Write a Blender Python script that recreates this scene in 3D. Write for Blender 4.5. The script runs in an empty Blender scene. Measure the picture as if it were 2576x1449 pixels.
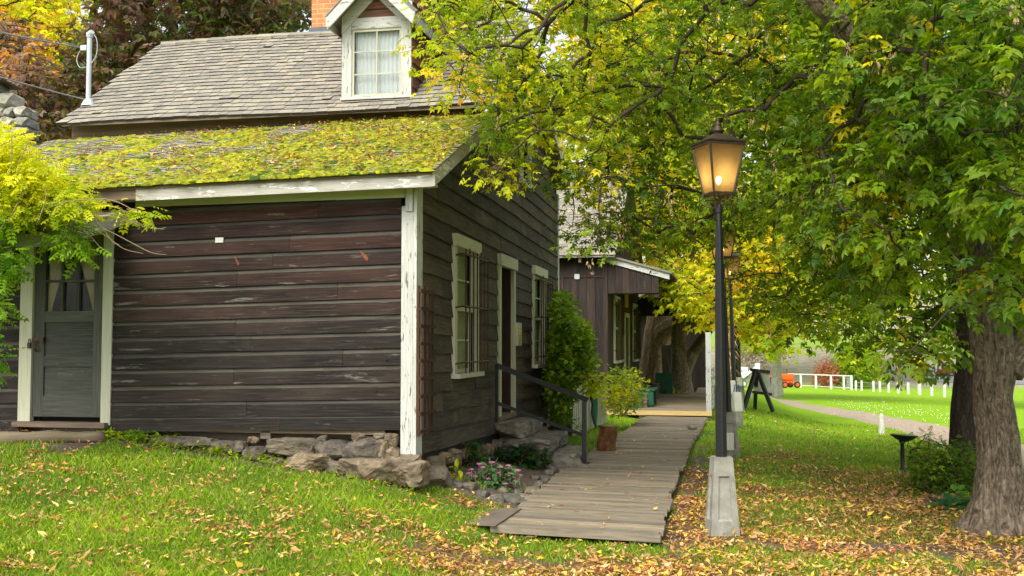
import bpy, bmesh, math, random
import numpy as np
from mathutils import Vector, Matrix, noise as mnoise
R = math.radians
rnd = random.Random(7)
sc = bpy.context.scene
col = sc.collection

# ------------------------------------------------------------------ camera
F = 2700.0; CX, CY = 1288.0, 724.5
PITCH = math.atan(142.5 / F)
EYE = Vector((0, 0, 1.7))
cam = bpy.data.cameras.new('camera'); cam.lens = F / 2576 * 36; cam.sensor_width = 36
cam.clip_end = 8000; cam.clip_start = 0.05
co = bpy.data.objects.new('camera', cam); col.objects.link(co)
co.location = EYE; co.rotation_euler = (R(90) + PITCH, 0, 0); sc.camera = co

def ray(px, py):
    y = CY - py
    return Vector((px - CX, F * math.cos(PITCH) - y * math.sin(PITCH), F * math.sin(PITCH) + y * math.cos(PITCH)))
def at(px, py, Y):
    d = ray(px, py); return EYE + d * (Y / d.y)

# house frame: x to the right along the front, y away along the side wall
A = R(11.43)
C = Vector((-0.975, 10.70, 0))
U = Vector((math.cos(A), -math.sin(A), 0)); S = Vector((math.sin(A), math.cos(A), 0))
def loc2w(x, y, z=0): return C + U * x + S * y + Vector((0, 0, z))
def w2loc(p):
    d = Vector(p) - C; return Vector((d.dot(U), d.dot(S), d.z))
def hf(px, py, y=0.0):
    d = ray(px, py); o = EYE - C
    k = (y - o.dot(S)) / d.dot(S); return w2loc(EYE + d * k)
def hs(px, py, x=0.0):
    d = ray(px, py); o = EYE - C
    k = (x - o.dot(U)) / d.dot(U); return w2loc(EYE + d * k)

# ------------------------------------------------------------------ terrain
def sstep(x, a, b):
    t = np.clip((x - a) / (b - a), 0, 1); return t * t * (3 - 2 * t)
def gz_loc(u, s):
    u = np.asarray(u, float); s = np.asarray(s, float)
    left = np.interp(u, [-12, -6, -3.6, -3, -2.1, -1.5, -.75, 0, .5, 1.0, 1.6], [.86, .82, .77, .71, .585, .51, .42, .30, .16, .03, 0])
    fac = np.where(s < 0, 1 - .075 * np.minimum(-s, 9), 1 - .04 * np.minimum(s, 12))
    z = left * np.clip(fac, .3, 1)
    m = np.maximum(sstep(u, 3, 6), sstep(s, 28, 52))
    z = z - .0264 * np.clip(s - 2, 0, 115) * m - .03 * np.clip(u - 6, 0, 20) * sstep(s, 2, 12)
    # far hillside
    rise = np.clip(s - 128, 0, None)
    z = z + 26 * sstep(rise, 0, 210) * (0.75 + .25 * np.sin(u * .017 + 1))
    z = z + (.025 * np.sin(u * 1.9 + s * .7) * np.sin(s * 1.3 - u * .4)) * (1 - sstep(abs(u - 1.8), 1.2, .6)) * .6
    return z
def gz(X, Y):
    X = np.asarray(X, float); Y = np.asarray(Y, float)
    dx = X - C.x; dy = Y - C.y
    return gz_loc(dx * U.x + dy * U.y, dx * S.x + dy * S.y)
def ground_hit(px, py):
    d = ray(px, py); d = d / d.y
    lo = 3.0
    Y = lo
    while Y < 400:
        p = EYE + d * Y
        if p.z <= float(gz(p.x, p.y)): break
        Y *= 1.01
    a, b = Y / 1.01, Y
    for _ in range(20):
        m = (a + b) / 2; p = EYE + d * m
        if p.z <= float(gz(p.x, p.y)): b = m
        else: a = m
    return EYE + d * b
def on_ground(px, Y):
    X = (px - CX) / F * Y
    return Vector((X, Y, float(gz(X, Y))))

# ------------------------------------------------------------------ tagging
def tag(o, label=None, cat=None, group=None, kind=None):
    if label: o['label'] = label
    if cat: o['category'] = cat
    if group: o['group'] = group
    if kind: o['kind'] = kind
    return o
def thing(name, label, cat, loc=(0, 0, 0), rz=0, group=None):
    o = bpy.data.objects.new(name, None); col.objects.link(o)
    o.location = loc; o.rotation_euler = (0, 0, rz); o.empty_display_size = .2
    return tag(o, label, cat, group)
def copy_tree(o, parent=None):
    c = o.copy(); col.objects.link(c); c.parent = parent
    for ch in list(o.children): copy_tree(ch, c)
    return c

# ------------------------------------------------------------------ materials
class NT:
    def __init__(s, name, rough=.8):
        s.m = bpy.data.materials.new(name); s.m.use_nodes = True
        s.t = s.m.node_tree; s.t.nodes.clear()
        s.out = s.n('ShaderNodeOutputMaterial')
        s.b = s.n('ShaderNodeBsdfPrincipled'); s.b.inputs['Roughness'].default_value = rough
        s.l(s.b.outputs[0], s.out.inputs[0])
    def n(s, t, **kw):
        k = s.t.nodes.new(t)
        for a, v in kw.items():
            if a.startswith('i_'):
                a = a[2:]; a = int(a) if a.isdigit() else a.replace('_', ' ')
                if isinstance(v, bpy.types.NodeSocket): s.l(v, k.inputs[a])
                else: k.inputs[a].default_value = v
            else: setattr(k, a, v)
        return k
    def l(s, a, b): s.t.links.new(a, b)
    def noise(s, vec, scale, detail=6, rough=.6, dist=0):
        return s.n('ShaderNodeTexNoise', i_Vector=vec, i_Scale=scale, i_Detail=detail, i_Roughness=rough, i_Distortion=dist).outputs[0]
    def ramp(s, fac, stops):
        r = s.n('ShaderNodeValToRGB', i_0=fac); e = r.color_ramp.elements
        while len(e) < len(stops): e.new(.5)
        for k, (p, c) in zip(e, stops):
            k.position = p; k.color = (*c, 1) if len(c) == 3 else c
        return r.outputs[0]
    def mix(s, fac, a, b, bt='MIX'):
        m = s.n('ShaderNodeMix', data_type='RGBA', blend_type=bt)
        for i, v in ((0, fac), (6, a), (7, b)):
            if isinstance(v, bpy.types.NodeSocket): s.l(v, m.inputs[i])
            elif i == 0: m.inputs[0].default_value = v
            else: m.inputs[i].default_value = (*v, 1)
        return m.outputs[2]
    def math(s, op, a, b=0.0, clamp=False):
        m = s.n('ShaderNodeMath', operation=op, use_clamp=clamp)
        for i, v in ((0, a), (1, b)):
            if isinstance(v, bpy.types.NodeSocket): s.l(v, m.inputs[i])
            else: m.inputs[i].default_value = v
        return m.outputs[0]
    def thr(s, v, a, b):
        m = s.n('ShaderNodeMapRange', i_0=v, i_1=a, i_2=b); m.clamp = True; return m.outputs[0]
    def color(s, c): s.l(c, s.b.inputs['Base Color']) if isinstance(c, bpy.types.NodeSocket) else setattr(s.b.inputs['Base Color'], 'default_value', (*c, 1))
    def bump(s, h, st=.5, d=.01):
        k = s.n('ShaderNodeBump', i_Height=h); k.inputs['Strength'].default_value = st; k.inputs['Distance'].default_value = d
        s.l(k.outputs[0], s.b.inputs['Normal'])
    def obj(s): return s.n('ShaderNodeTexCoord').outputs['Object']
    def uv(s): return s.n('ShaderNodeUVMap', uv_map='UV').outputs[0]
    def attr(s, name): return s.n('ShaderNodeAttribute', attribute_name=name)

def wood(name, cols, rough=.85, patch=None, pr=(.62, .7), pscale=(1.2, 5), bump=.5, var=.5, grain=(2.5, 55), patch2=None, p2r=(.6, .75), zgrad=None):
    """weathered wood; UV.x runs along the grain in metres"""
    k = NT(name, rough); uv = k.uv()
    g = k.n('ShaderNodeMapping', i_Vector=uv, i_Scale=(grain[0], grain[1], 1)).outputs[0]
    gn = k.noise(g, 1, 8, .65, .4)
    c = k.ramp(gn, [(.28, cols[0]), (.5, cols[1]), (.74, cols[2])])
    bl = k.noise(k.n('ShaderNodeMapping', i_Vector=uv, i_Scale=(.9, 3, 1)).outputs[0], 1, 4, .55)
    c = k.mix(k.thr(bl, .35, .7), c, k.mix(.5, c, cols[2]), 'MIX')
    if zgrad:
        z = k.n('ShaderNodeSeparateXYZ', i_0=k.obj()).outputs[2]
        nz = k.math('ADD', z, k.math('MULTIPLY', k.math('SUBTRACT', bl, .5), 1.6))
        c = k.mix(k.thr(nz, zgrad[0], zgrad[1]), c, k.mix(1, c, zgrad[2], 'MULTIPLY'))
    r = k.attr('rnd').outputs['Fac']
    hv = k.n('ShaderNodeHueSaturation', i_Color=c, i_Value=k.math('ADD', k.math('MULTIPLY', r, var), 1 - var / 2), i_Saturation=k.math('ADD', k.math('MULTIPLY', r, .35), .8)).outputs[0]
    c = hv
    if patch:
        pn = k.noise(k.n('ShaderNodeMapping', i_Vector=uv, i_Scale=(pscale[0], pscale[1], 1)).outputs[0], 1, 12, .72, .3)
        f = k.thr(pn, pr[0], pr[1])
        c = k.mix(f, c, k.mix(.35, patch, gn_col(k, gn, patch)))
    if patch2:
        pn = k.noise(k.n('ShaderNodeMapping', i_Vector=uv, i_Location=(7, 3, 0), i_Scale=(3, 24, 1)).outputs[0], 1, 10, .75)
        c = k.mix(k.thr(pn, p2r[0], p2r[1]), c, patch2)
    k.color(c); k.bump(gn, bump, .006)
    k.b.inputs['Specular IOR Level'].default_value = .25
    return k.m
def gn_col(k, gn, p):
    return k.ramp(gn, [(.3, tuple(v * .7 for v in p)), (.7, tuple(min(1, v * 1.2) for v in p))])
def plain(name, c, rough=.6, metal=0, c2=None, scale=8, bump=0, spec=.4, coord='obj', detail=8, rr=(.35, .7)):
    k = NT(name, rough)
    k.b.inputs['Metallic'].default_value = metal; k.b.inputs['Specular IOR Level'].default_value = spec
    if c2 is None: c2 = tuple(v * .75 for v in c)
    v = k.obj(); n = k.noise(v, scale, detail, .65)
    k.color(k.ramp(n, [(rr[0], c), (rr[1], c2)]))
    if bump: k.bump(n, bump, .01)
    return k.m
def stone(name, stops, scale=6, bump=.6):
    k = NT(name, .92); v = k.obj()
    n = k.noise(v, scale, 12, .68, .3)
    c = k.ramp(n, stops)
    r = k.attr('rnd').outputs['Fac']
    c = k.n('ShaderNodeHueSaturation', i_Color=c, i_Value=k.math('ADD', k.math('MULTIPLY', r, .7), .62), i_Saturation=k.math('ADD', k.math('MULTIPLY', r, .6), .6)).outputs[0]
    mo = k.noise(v, 11, 5, .7)
    c = k.mix(k.math('MULTIPLY', k.thr(mo, .56, .68), .55), c, (.15, .15, .06))
    k.color(c); k.bump(k.math('ADD', n, k.math('MULTIPLY', k.noise(v, scale * 6, 6, .7), .35)), bump, .03)
    k.b.inputs['Specular IOR Level'].default_value = .2
    return k.m
def leafmat(name, trans=.45, rough=.5, boost=1.7):
    k = NT(name, rough); c = k.attr('Col').outputs['Color']
    k.l(c, k.b.inputs['Base Color']); k.b.inputs['Specular IOR Level'].default_value = .3
    tr = k.n('ShaderNodeBsdfTranslucent'); k.l(k.mix(1, c, (boost, boost, boost * .6), 'MULTIPLY'), tr.inputs[0])
    mx = k.n('ShaderNodeMixShader', i_0=trans); k.l(k.b.outputs[0], mx.inputs[1]); k.l(tr.outputs[0], mx.inputs[2])
    k.l(mx.outputs[0], k.out.inputs[0]); return k.m
def glass(name, tint=(.35, .4, .38), tf=.55, rough=.06):
    k = NT(name, rough); k.color((.25, .29, .17) if name == 'window_glass' else (.02, .025, .025)); k.b.inputs['Specular IOR Level'].default_value = .8
    n = k.noise(k.obj(), 3, 2, .5); k.bump(n, .25, .02)
    t = k.n('ShaderNodeBsdfTransparent', i_0=(*tint, 1))
    mx = k.n('ShaderNodeMixShader', i_0=tf); k.l(k.b.outputs[0], mx.inputs[1]); k.l(t.outputs[0], mx.inputs[2])
    k.l(mx.outputs[0], k.out.inputs[0]); return k.m

WDARK = wood('dark_siding', [(.0035, .0028, .0025), (.0145, .0110, .0092), (.056, .045, .037)], patch=(.26, .25, .225), pr=(.60, .72), pscale=(1.3, 9), patch2=(.17, .15, .125), p2r=(.58, .76), zgrad=(1.7, 2.9, (1.55, .92, .82)), var=.6, grain=(2.2, 70))
WSIDE = wood('side_siding', [(.016, .012, .008), (.050, .038, .026), (.12, .095, .066)], patch=(.14, .125, .085), pr=(.56, .72), pscale=(1.5, 4), var=.7, bump=.9, grain=(2, 38))
WWHITE = wood('peeling_white_paint', [(.33, .335, .30), (.48, .49, .45), (.60, .61, .565)], patch=(.17, .15, .12), pr=(.57, .60), pscale=(5, 26), bump=.5, var=.15, rough=.7, grain=(3, 60))
WFASC = wood('flaking_fascia_paint', [(.30, .29, .25), (.42, .40, .35), (.50, .48, .42)], patch=(.80, .80, .74), pr=(.55, .57), pscale=(3, 11), bump=.8, var=.15, rough=.75, patch2=(.26, .22, .17), p2r=(.55, .62))
WCREAM = wood('cream_paint', [(.36, .36, .23), (.47, .47, .33), (.56, .56, .42)], patch=(.22, .20, .14), pr=(.66, .72), pscale=(3, 20), bump=.35, var=.12, rough=.7)
WGREY = wood('grey_shingle', [(.155, .138, .105), (.26, .235, .185), (.36, .33, .265)], patch=(.24, .25, .07), pr=(.60, .72), pscale=(.7, .5), var=.42, bump=.7, grain=(4, 60))
WMOSSY = wood('mossy_shingle', [(.16, .145, .10), (.30, .27, .19), (.42, .385, .29)], patch=(.16, .19, .02), pr=(.52, .64), pscale=(.9, 1.3), var=.6, bump=.7, grain=(4, 50))
WDECK = wood('deck_plank', [(.075, .060, .040), (.20, .165, .115), (.34, .29, .21)], patch=(.10, .085, .055), pr=(.58, .72), pscale=(.8, 4), var=.55, bump=.8, grain=(3, 60), patch2=(.32, .29, .23), p2r=(.62, .74))
WBARE = wood('bare_brown_board', [(.07, .05, .035), (.15, .11, .075), (.25, .19, .13)], var=.3)
WRED = wood('red_brown_board', [(.05, .02, .012), (.13, .05, .026), (.24, .11, .055)], var=.4)
WCOVE = wood('weathered_board_edge', [(.020, .018, .014), (.048, .043, .034), (.10, .092, .075)], var=.6, grain=(2.5, 60))
WBUTT = plain('shingle_butt', (.045, .040, .030), .95, c2=(.022, .020, .015), scale=12)  # dark weathered end grain, also paints in the shadow line of each course
WTREL = wood('dark_brown_lath', [(.022, .011, .007), (.045, .022, .013), (.085, .045, .026)], var=.4)
WBATT = wood('board_and_batten', [(.011, .008, .007), (.032, .023, .0195), (.078, .056, .045)], patch=(.22, .085, .045), pr=(.60, .68), pscale=(.35, 7), var=.7)
WDOOR = wood('grey_green_door', [(.028, .028, .023), (.058, .061, .050), (.105, .107, .088)], patch=(.22, .16, .10), pr=(.58, .70), pscale=(2, 5), var=.35)
BRICK_M = NT('orange_brick', .9)
def _brick():
    k = BRICK_M; v = k.uv()
    b = k.n('ShaderNodeTexBrick', i_Vector=v, i_Scale=1.0); b.inputs['Brick Width'].default_value = .21; b.inputs['Row Height'].default_value = .075
    b.inputs['Mortar Size'].default_value = .009; b.inputs['Color1'].default_value = (.62, .21, .06, 1); b.inputs['Color2'].default_value = (.40, .13, .045, 1); b.inputs['Mortar'].default_value = (.45, .36, .24, 1); b.inputs['Mortar Smooth'].default_value = .3
    n = k.noise(k.obj(), 9, 8, .7)
    k.color(k.mix(k.thr(n, .35, .75), b.outputs[0], k.mix(.5, b.outputs[0], (.70, .35, .13)))); k.bump(k.math('SUBTRACT', n, k.math('MULTIPLY', b.outputs[1], 1.5)), .7, .01)
_brick(); BRICK = BRICK_M.m
STONE = stone('field_stone', [(.30, (.06, .045, .028)), (.5, (.18, .14, .092)), (.72, (.33, .265, .18))], 6, 1.0)
STONEG = stone('grey_stone', [(.30, (.07, .06, .045)), (.5, (.18, .16, .125)), (.72, (.34, .31, .245))], 6, .9)
CONC = plain('weathered_concrete', (.33, .33, .28), .9, c2=(.18, .175, .135), scale=7, bump=.5, spec=.2)
BLACK = plain('black_paint', (.018, .018, .02), .38, c2=(.011, .011, .013), scale=30, bump=.05)
DARKIRON = plain('rusty_iron', (.035, .022, .014), .6, c2=(.09, .04, .02), scale=18, bump=.2)
BRONZE = plain('aged_bronze', (.075, .048, .030), .5, metal=.4, c2=(.035, .028, .022), scale=14, bump=.1)
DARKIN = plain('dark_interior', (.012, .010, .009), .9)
CURT = plain('cream_curtain', (.78, .70, .46), .9, c2=(.64, .56, .35), scale=60)
LACE = plain('white_lace', (.82, .84, .82), .9, c2=(.66, .68, .67), scale=70)
GLASS = glass('window_glass', (.9, .95, .85), .68); GLASSD = glass('dark_glass', (.95, .95, .92), .86, .12)
GLASSC = glass('pale_glass', (.95, .97, .97), .88)
GREYM = plain('galvanised_metal', (.50, .55, .58), .45, c2=(.40, .45, .48), scale=5)
BARKD = stone('bark', [(.3, (.030, .022, .015)), (.5, (.085, .065, .045)), (.75, (.18, .145, .105))], 9, 1.0)
TWIG = plain('twig', (.055, .040, .024), .9)
TWIGP = plain('pale_twig', (.34, .25, .14), .8)
LEAF = leafmat('foliage'); LEAFT = leafmat('bright_foliage', .5); DRY = leafmat('dry_leaves', .12, .6, 1.1)
GRASSM = leafmat('grass_blades', .3, .5, 1.2)

# ------------------------------------------------------------------ mesh builder
class MB:
    def __init__(s): s.v = []; s.f = []; s.uv = []; s.r = []; s.mi = []
    def add(s, vs, fs, uvs=None, r=None, mi=0):
        o = len(s.v); s.v.extend(tuple(p) for p in vs); r = rnd.random() if r is None else r
        for i, f in enumerate(fs):
            s.f.append([o + j for j in f]); s.r.append(r); s.mi.append(mi)
            s.uv.append(uvs[i] if uvs else [(vs[j][0] + vs[j][1], vs[j][2]) for j in f])
    def hexa(s, p, g=0, r=None, M=None, mi=0):
        """8 corners ordered (x0y0z0,x1y0z0,x1y1z0,x0y1z0, then z1); g = grain axis"""
        r = rnd.random() if r is None else r
        fs = [(0, 3, 2, 1), (4, 5, 6, 7), (0, 1, 5, 4), (2, 3, 7, 6), (1, 2, 6, 5), (3, 0, 4, 7)]
        nrm = [2, 2, 1, 1, 0, 0]; uvs = []
        for f, n in zip(fs, nrm):
            ax = [a for a in (0, 1, 2) if a != n]
            if g in ax: ua = g; va = [a for a in ax if a != g][0]
            else: ua, va = ax
            uvs.append([(p[j][ua] + r * 37.3, p[j][va] + r * 91.7) for j in f])
        vs = [M @ Vector(q) for q in p] if M else p
        s.add(vs, fs, uvs, r, mi)
    def box(s, x0, x1, y0, y1, z0, z1, g=None, r=None, M=None, mi=0):
        if g is None: g = max(range(3), key=lambda i: (abs(x1 - x0), abs(y1 - y0), abs(z1 - z0))[i])
        s.hexa([(x0, y0, z0), (x1, y0, z0), (x1, y1, z0), (x0, y1, z0), (x0, y0, z1), (x1, y0, z1), (x1, y1, z1), (x0, y1, z1)], g, r, M, mi)
    def beam(s, a, b, w, h, r=None, up=(0, 0, 1), mi=0):
        a = Vector(a); b = Vector(b); d = (b - a); L = d.length; d.normalize()
        u = Vector(up); x = d.cross(u)
        if x.length < 1e-4: x = d.cross(Vector((0, 1, 0)))
        x.normalize(); z = x.cross(d)
        M = Matrix.Translation(a) @ Matrix((d, x, z)).transposed().to_4x4()
        s.box(0, L, -w / 2, w / 2, -h / 2, h / 2, 0, r, M, mi)
    def tube(s, pts, rad, n=10, cap=True, mi=0, r=None, rf=None):
        pts = [Vector(p) for p in pts]
        if not hasattr(rad, '__len__'): rad = [rad] * len(pts)
        vs = []; r = rnd.random() if r is None else r
        prevx = None; L = 0
        Ls = []
        for i, p in enumerate(pts):
            t = (pts[min(i + 1, len(pts) - 1)] - pts[max(i - 1, 0)])
            t = t.normalized() if t.length > 1e-9 else Vector((0, 0, 1))
            if prevx is None:
                x = t.cross(Vector((0, 0, 1)));
                if x.length < .05: x = t.cross(Vector((0, 1, 0)))
            else: x = prevx - t * prevx.dot(t)
            x.normalize(); prevx = x; y = t.cross(x)
            if i: L += (p - pts[i - 1]).length
            Ls.append(L)
            for k in range(n):
                a = 2 * math.pi * k / n; q = rad[i] * (rf(i, k, p) if rf else 1)
                vs.append(p + x * math.cos(a) * q + y * math.sin(a) * q)
        fs = []; uvs = []
        for i in range(len(pts) - 1):
            for k in range(n):
                k2 = (k + 1) % n
                fs.append((i * n + k, i * n + k2, (i + 1) * n + k2, (i + 1) * n + k))
                a, b = k / n * rad[0] * 6.28, (k + 1) / n * rad[0] * 6.28
                uvs.append([(Ls[i] + r * 37, a), (Ls[i] + r * 37, b), (Ls[i + 1] + r * 37, b), (Ls[i + 1] + r * 37, a)])
        if cap:
            fs.append(tuple(range(n))[::-1]); uvs.append([(0, 0)] * n)
            fs.append(tuple((len(pts) - 1) * n + k for k in range(n))); uvs.append([(0, 0)] * n)
        s.add(vs, fs, uvs, r, mi)
    def lathe(s, prof, c=(0, 0, 0), n=20, mi=0, r=None):
        s.tube([(c[0], c[1], c[2] + z) for q, z in prof], [max(q, 1e-4) for q, z in prof], n, True, mi, r)
    def mesh(s, name, mats, smooth=False):
        me = bpy.data.meshes.new(name); me.from_pydata([tuple(p) for p in s.v], [], s.f)
        uv = me.uv_layers.new(name='UV'); flat = [c for f in s.uv for t in f for c in t]
        uv.data.foreach_set('uv', flat)
        a = me.attributes.new('rnd', 'FLOAT', 'FACE'); a.data.foreach_set('value', s.r)
        for m in (mats if isinstance(mats, (list, tuple)) else [mats]): me.materials.append(m)
        me.polygons.foreach_set('material_index', s.mi)
        if smooth: me.polygons.foreach_set('use_smooth', [True] * len(s.f))
        me.update(); return me
    def build(s, name, mats, parent=None, smooth=False, loc=None):
        o = bpy.data.objects.new(name, s.mesh(name, mats, smooth)); col.objects.link(o)
        if parent: o.parent = parent
        if loc is not None: o.location = loc
        return o
def np_obj(name, V, Fc, mats, parent=None, colr=None, nper=4, smooth=False, mi=None, loc=None):
    """V (n,3), Fc (m,nper) numpy"""
    me = bpy.data.meshes.new(name); me.vertices.add(len(V)); me.vertices.foreach_set('co', np.ascontiguousarray(V, dtype=np.float32).ravel())
    m = len(Fc); me.loops.add(m * nper); me.loops.foreach_set('vertex_index', np.ascontiguousarray(Fc, dtype=np.int32).ravel())
    me.polygons.add(m); me.polygons.foreach_set('loop_start', np.arange(0, m * nper, nper, dtype=np.int32))
    try: me.polygons.foreach_set('loop_total', np.full(m, nper, dtype=np.int32))
    except Exception: pass
    me.polygons.foreach_set('use_smooth', np.full(m, smooth))
    for q in (mats if isinstance(mats, (list, tuple)) else [mats]): me.materials.append(q)
    if mi is not None: me.polygons.foreach_set('material_index', mi.astype(np.int32))
    if colr is not None:
        a = me.attributes.new('Col', 'FLOAT_COLOR', 'FACE')
        a.data.foreach_set('color', np.concatenate([colr, np.ones((len(colr), 1))], 1).astype(np.float32).ravel())
    me.update(calc_edges=True); me.validate()
    o = bpy.data.objects.new(name, me); col.objects.link(o)
    if parent: o.parent = parent
    if loc is not None: o.location = loc
    return o

# rocks
_ico = {}
def ico(n):
    if n not in _ico:
        b = bmesh.new(); bmesh.ops.create_icosphere(b, subdivisions=n, radius=1)
        b.verts.ensure_lookup_table(); _ico[n] = ([v.co.copy() for v in b.verts], [[v.index for v in f.verts] for f in b.faces]); b.free()
    return _ico[n]
def rock(mb, c, size, seed=0, sub=3, rz=0, cuts=9, boxy=.5, mi=0, rough=.07):
    rr = random.Random(seed * 7919 + 13); vs, fs = ico(sub)
    planes = []
    for _ in range(cuts):
        n = Vector((rr.gauss(0, 1), rr.gauss(0, 1), rr.gauss(0, 1))).normalized(); planes.append((n, rr.uniform(.62, .92) * (1 + .55 * max(0, boxy - .5) * 2)))
    out = []; M = Matrix.Rotation(rz, 3, 'Z'); off = Vector((rr.random() * 50, rr.random() * 50, 0))
    for v in vs:
        p = v.copy(); m = max(abs(p.x), abs(p.y), abs(p.z)); p = p.lerp(p / m, boxy)
        for n, d in planes:
            t = p.dot(n)
            if t > d: p -= n * (t - d)
        p *= 1 + rough * mnoise.noise(p * 2.2 + off) + rough * .5 * mnoise.noise(p * 6 + off)
        p = M @ Vector((p.x * size[0], p.y * size[1], p.z * size[2]))
        out.append(p + Vector(c))
    mb.add(out, fs, None, rr.random(), mi)
# ================================================================== HOUSE
SAG = .022
house = thing('wooden_house', 'dark weathered clapboard house with mossy lean-to roof and white corner board', 'house', (C.x, C.y, 0), -A)
XL = -5.62         # left end of the house
def zlt(y): return 3.42 + .41 * (y + .3)             # lean-to roof top surface
def zroof(y): return (zlt(y) - .05 if y < 2.55 else (4.66 + .69 * (y - 2.3) if y < 4.9 else 6.45 - .425 * (y - 4.9)) - .08)

def clap(mb, axis, intervals, z0, h, off, slope, taper=(.034, .006), cove=True, wav=0.0, seed=0, lens=(1.6, 3.2), sgn=1):
    """one course of boards on plane x-along (axis 0, facing -y) or y-along (axis 1, facing +x)"""
    rr = random.Random(seed)
    for a, b in intervals:
        x = a
        while x < b - 1e-4:
            e = min(b, x + rr.uniform(*lens));
            if b - e < .35: e = b
            r = rr.random(); dz = rr.uniform(-.004, .004); do = rr.uniform(0, .004); g = .0015
            n = max(1, int((e - x) / .25)) if wav else 1
            prof = [(0, taper[0]), (h * .74, taper[0] * .85), (h * 1.04, taper[1])] if cove else [(0, taper[0]), (h * 1.08, taper[1])]
            prof = [(0, -.005)] + prof
            vs = []; uvs = []; fs = []
            for i in range(n + 1):
                t = x + g + (e - x - 2 * g) * i / n
                w = wav * mnoise.noise(Vector((t * 1.3, z0 * 3, seed * .1))) if wav else 0
                w2 = wav * .6 * mnoise.noise(Vector((t * 2.7, z0 * 5, 9))) if wav else 0
                for zz, o in prof:
                    z = z0 + dz + zz + slope * t + (w if zz < h * .5 else w * .4)
                    oo = off + o + do + (w2 if zz < h * .5 else 0)
                    vs.append((t, -oo, z) if axis == 0 else (oo, t, z))
            m = len(prof); MI = []
            def U_(i, j): return (x + (e - x) * i / n + r * 37, prof[j][0] + prof[j][1] + r * 91)
            for i in range(n):
                for j in range(m - 1):
                    f = (i * m + j, (i + 1) * m + j, (i + 1) * m + j + 1, i * m + j + 1)
                    fs.append(f); uvs.append([U_(i, j), U_(i + 1, j), U_(i + 1, j + 1), U_(i, j + 1)]); MI.append(1 if (cove and j == m - 2) else 0)
            fs.append(tuple(range(m))[::-1]); uvs.append([(U_(0, j)) for j in range(m)][::-1])
            fs.append(tuple(n * m + j for j in range(m))); uvs.append([U_(n, j) for j in range(m)])
            MI += [0, 0]; mb.add(vs, fs, uvs, r); mb.mi[-len(fs):] = MI
            x = e
def minus(iv, a, b):
    out = []
    for p, q in iv:
        if b <= p or a >= q: out.append((p, q)); continue
        if a > p: out.append((p, a))
        if b < q: out.append((b, q))
    return out

# --- front wall siding
dl = hf(55, 900).x; dr = hf(286, 900).x       # outer edges of the door frame
mb = MB(); PI_ = .168
for i in range(15):
    z0 = .832 + i * PI_
    iv = [(XL, -.13)]
    if i >= 1: iv = minus(iv, dl + .02, dr - .02)
    else: iv = [(dr - .03, -.13)]
    if z0 < 3.22: clap(mb, 0, iv, z0 + (.03 if i == 0 else 0), PI_, 0, SAG, seed=i + 3, lens=(1.4, 3.6))
clap(mb, 0, [(XL, dl + .02)], .832 + .03, PI_, 0, SAG, seed=77)
mb.build('wall', [WDARK, WCOVE], house)
# knots and scars in the front boards
KN = [plain('fresh_split_wood', (.24, .075, .03), .8, c2=(.10, .04, .022), scale=30), DARKIN]
for (px, py, w, h, rz, m) in [(920, 645, .035, .13, .7, 0), (600, 658, .018, .11, .5, 0), (588, 862, .022, .022, 0, 1), (975, 905, .03, .02, 0, 1), (948, 985, .03, .03, 0, 1)]:
    p = hf(px, py); M = Matrix.Translation((p.x, -.0395, p.z)) @ Matrix.Rotation(-rz, 4, 'Y')
    mb = MB(); vs = []; n = 12
    for k in range(n):
        a = 2 * math.pi * k / n; q = 1 + .25 * math.sin(3 * a + px)
        vs.append(M @ Vector((math.cos(a) * w / 2 * q, 0, math.sin(a) * h / 2 * q)))
    vs += [v + Vector((0, .012, 0)) for v in vs]
    mb.add(vs, [tuple(range(n))] + [(k, (k + 1) % n, n + (k + 1) % n, n + k) for k in range(n)], None, .5, 0); mb.build('knot', KN[m], house)


# inner shell (dark backing so no light leaks)
mb = MB()
zt = 3.28
mb.box(XL + .02, dl + .03, .02, .12, .80, zt); mb.box(dr - .03, -.02, .02, .12, .86, zt)
mb.box(dl + .03, dr - .03, .02, .12, 2.93, zt)
mb.box(XL, -.05, .0, 9.0, .55, .60)                         # floor
mb.box(XL, XL + .1, .1, 9.0, .5, 3.3); mb.box(XL, -.05, 9.0, 9.07, .4, 4.6)
mb.build('inner_wall', DARKIN, house)

# --- side wall
win1 = (hs(1133, 700).y, hs(1196, 700).y, 1.40, 3.04)
w1 = [hs(1131, 587), hs(1198, 940)]; 
y1a, y1b = hs(1133, 800).y, hs(1194, 800).y
z1t = (hs(1133, 588).z + hs(1190, 612).z) / 2; z1b = (hs(1142, 944).z + hs(1196, 943).z) / 2
yda, ydb = hs(1248, 800).y, hs(1289, 800).y
zdt = (hs(1248, 634).z + hs(1287, 656).z) / 2; zdb = hs(1268, 1042).z
y2a, y2b = hs(1335, 800).y, hs(1366, 800).y
z2t = (hs(1334, 668).z + hs(1363, 680).z) / 2; z2b = (hs(1342, 920).z + hs(1366, 921).z) / 2
print('WIN', y1a, y1b, z1t, z1b, 'DOOR', yda, ydb, zdt, zdb, 'WIN2', y2a, y2b, z2t, z2b)
YE = 9.07
mb = MB(); P2 = .205
def zbot(y): return .60 - .028 * y
i = 0
z0 = .60
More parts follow.
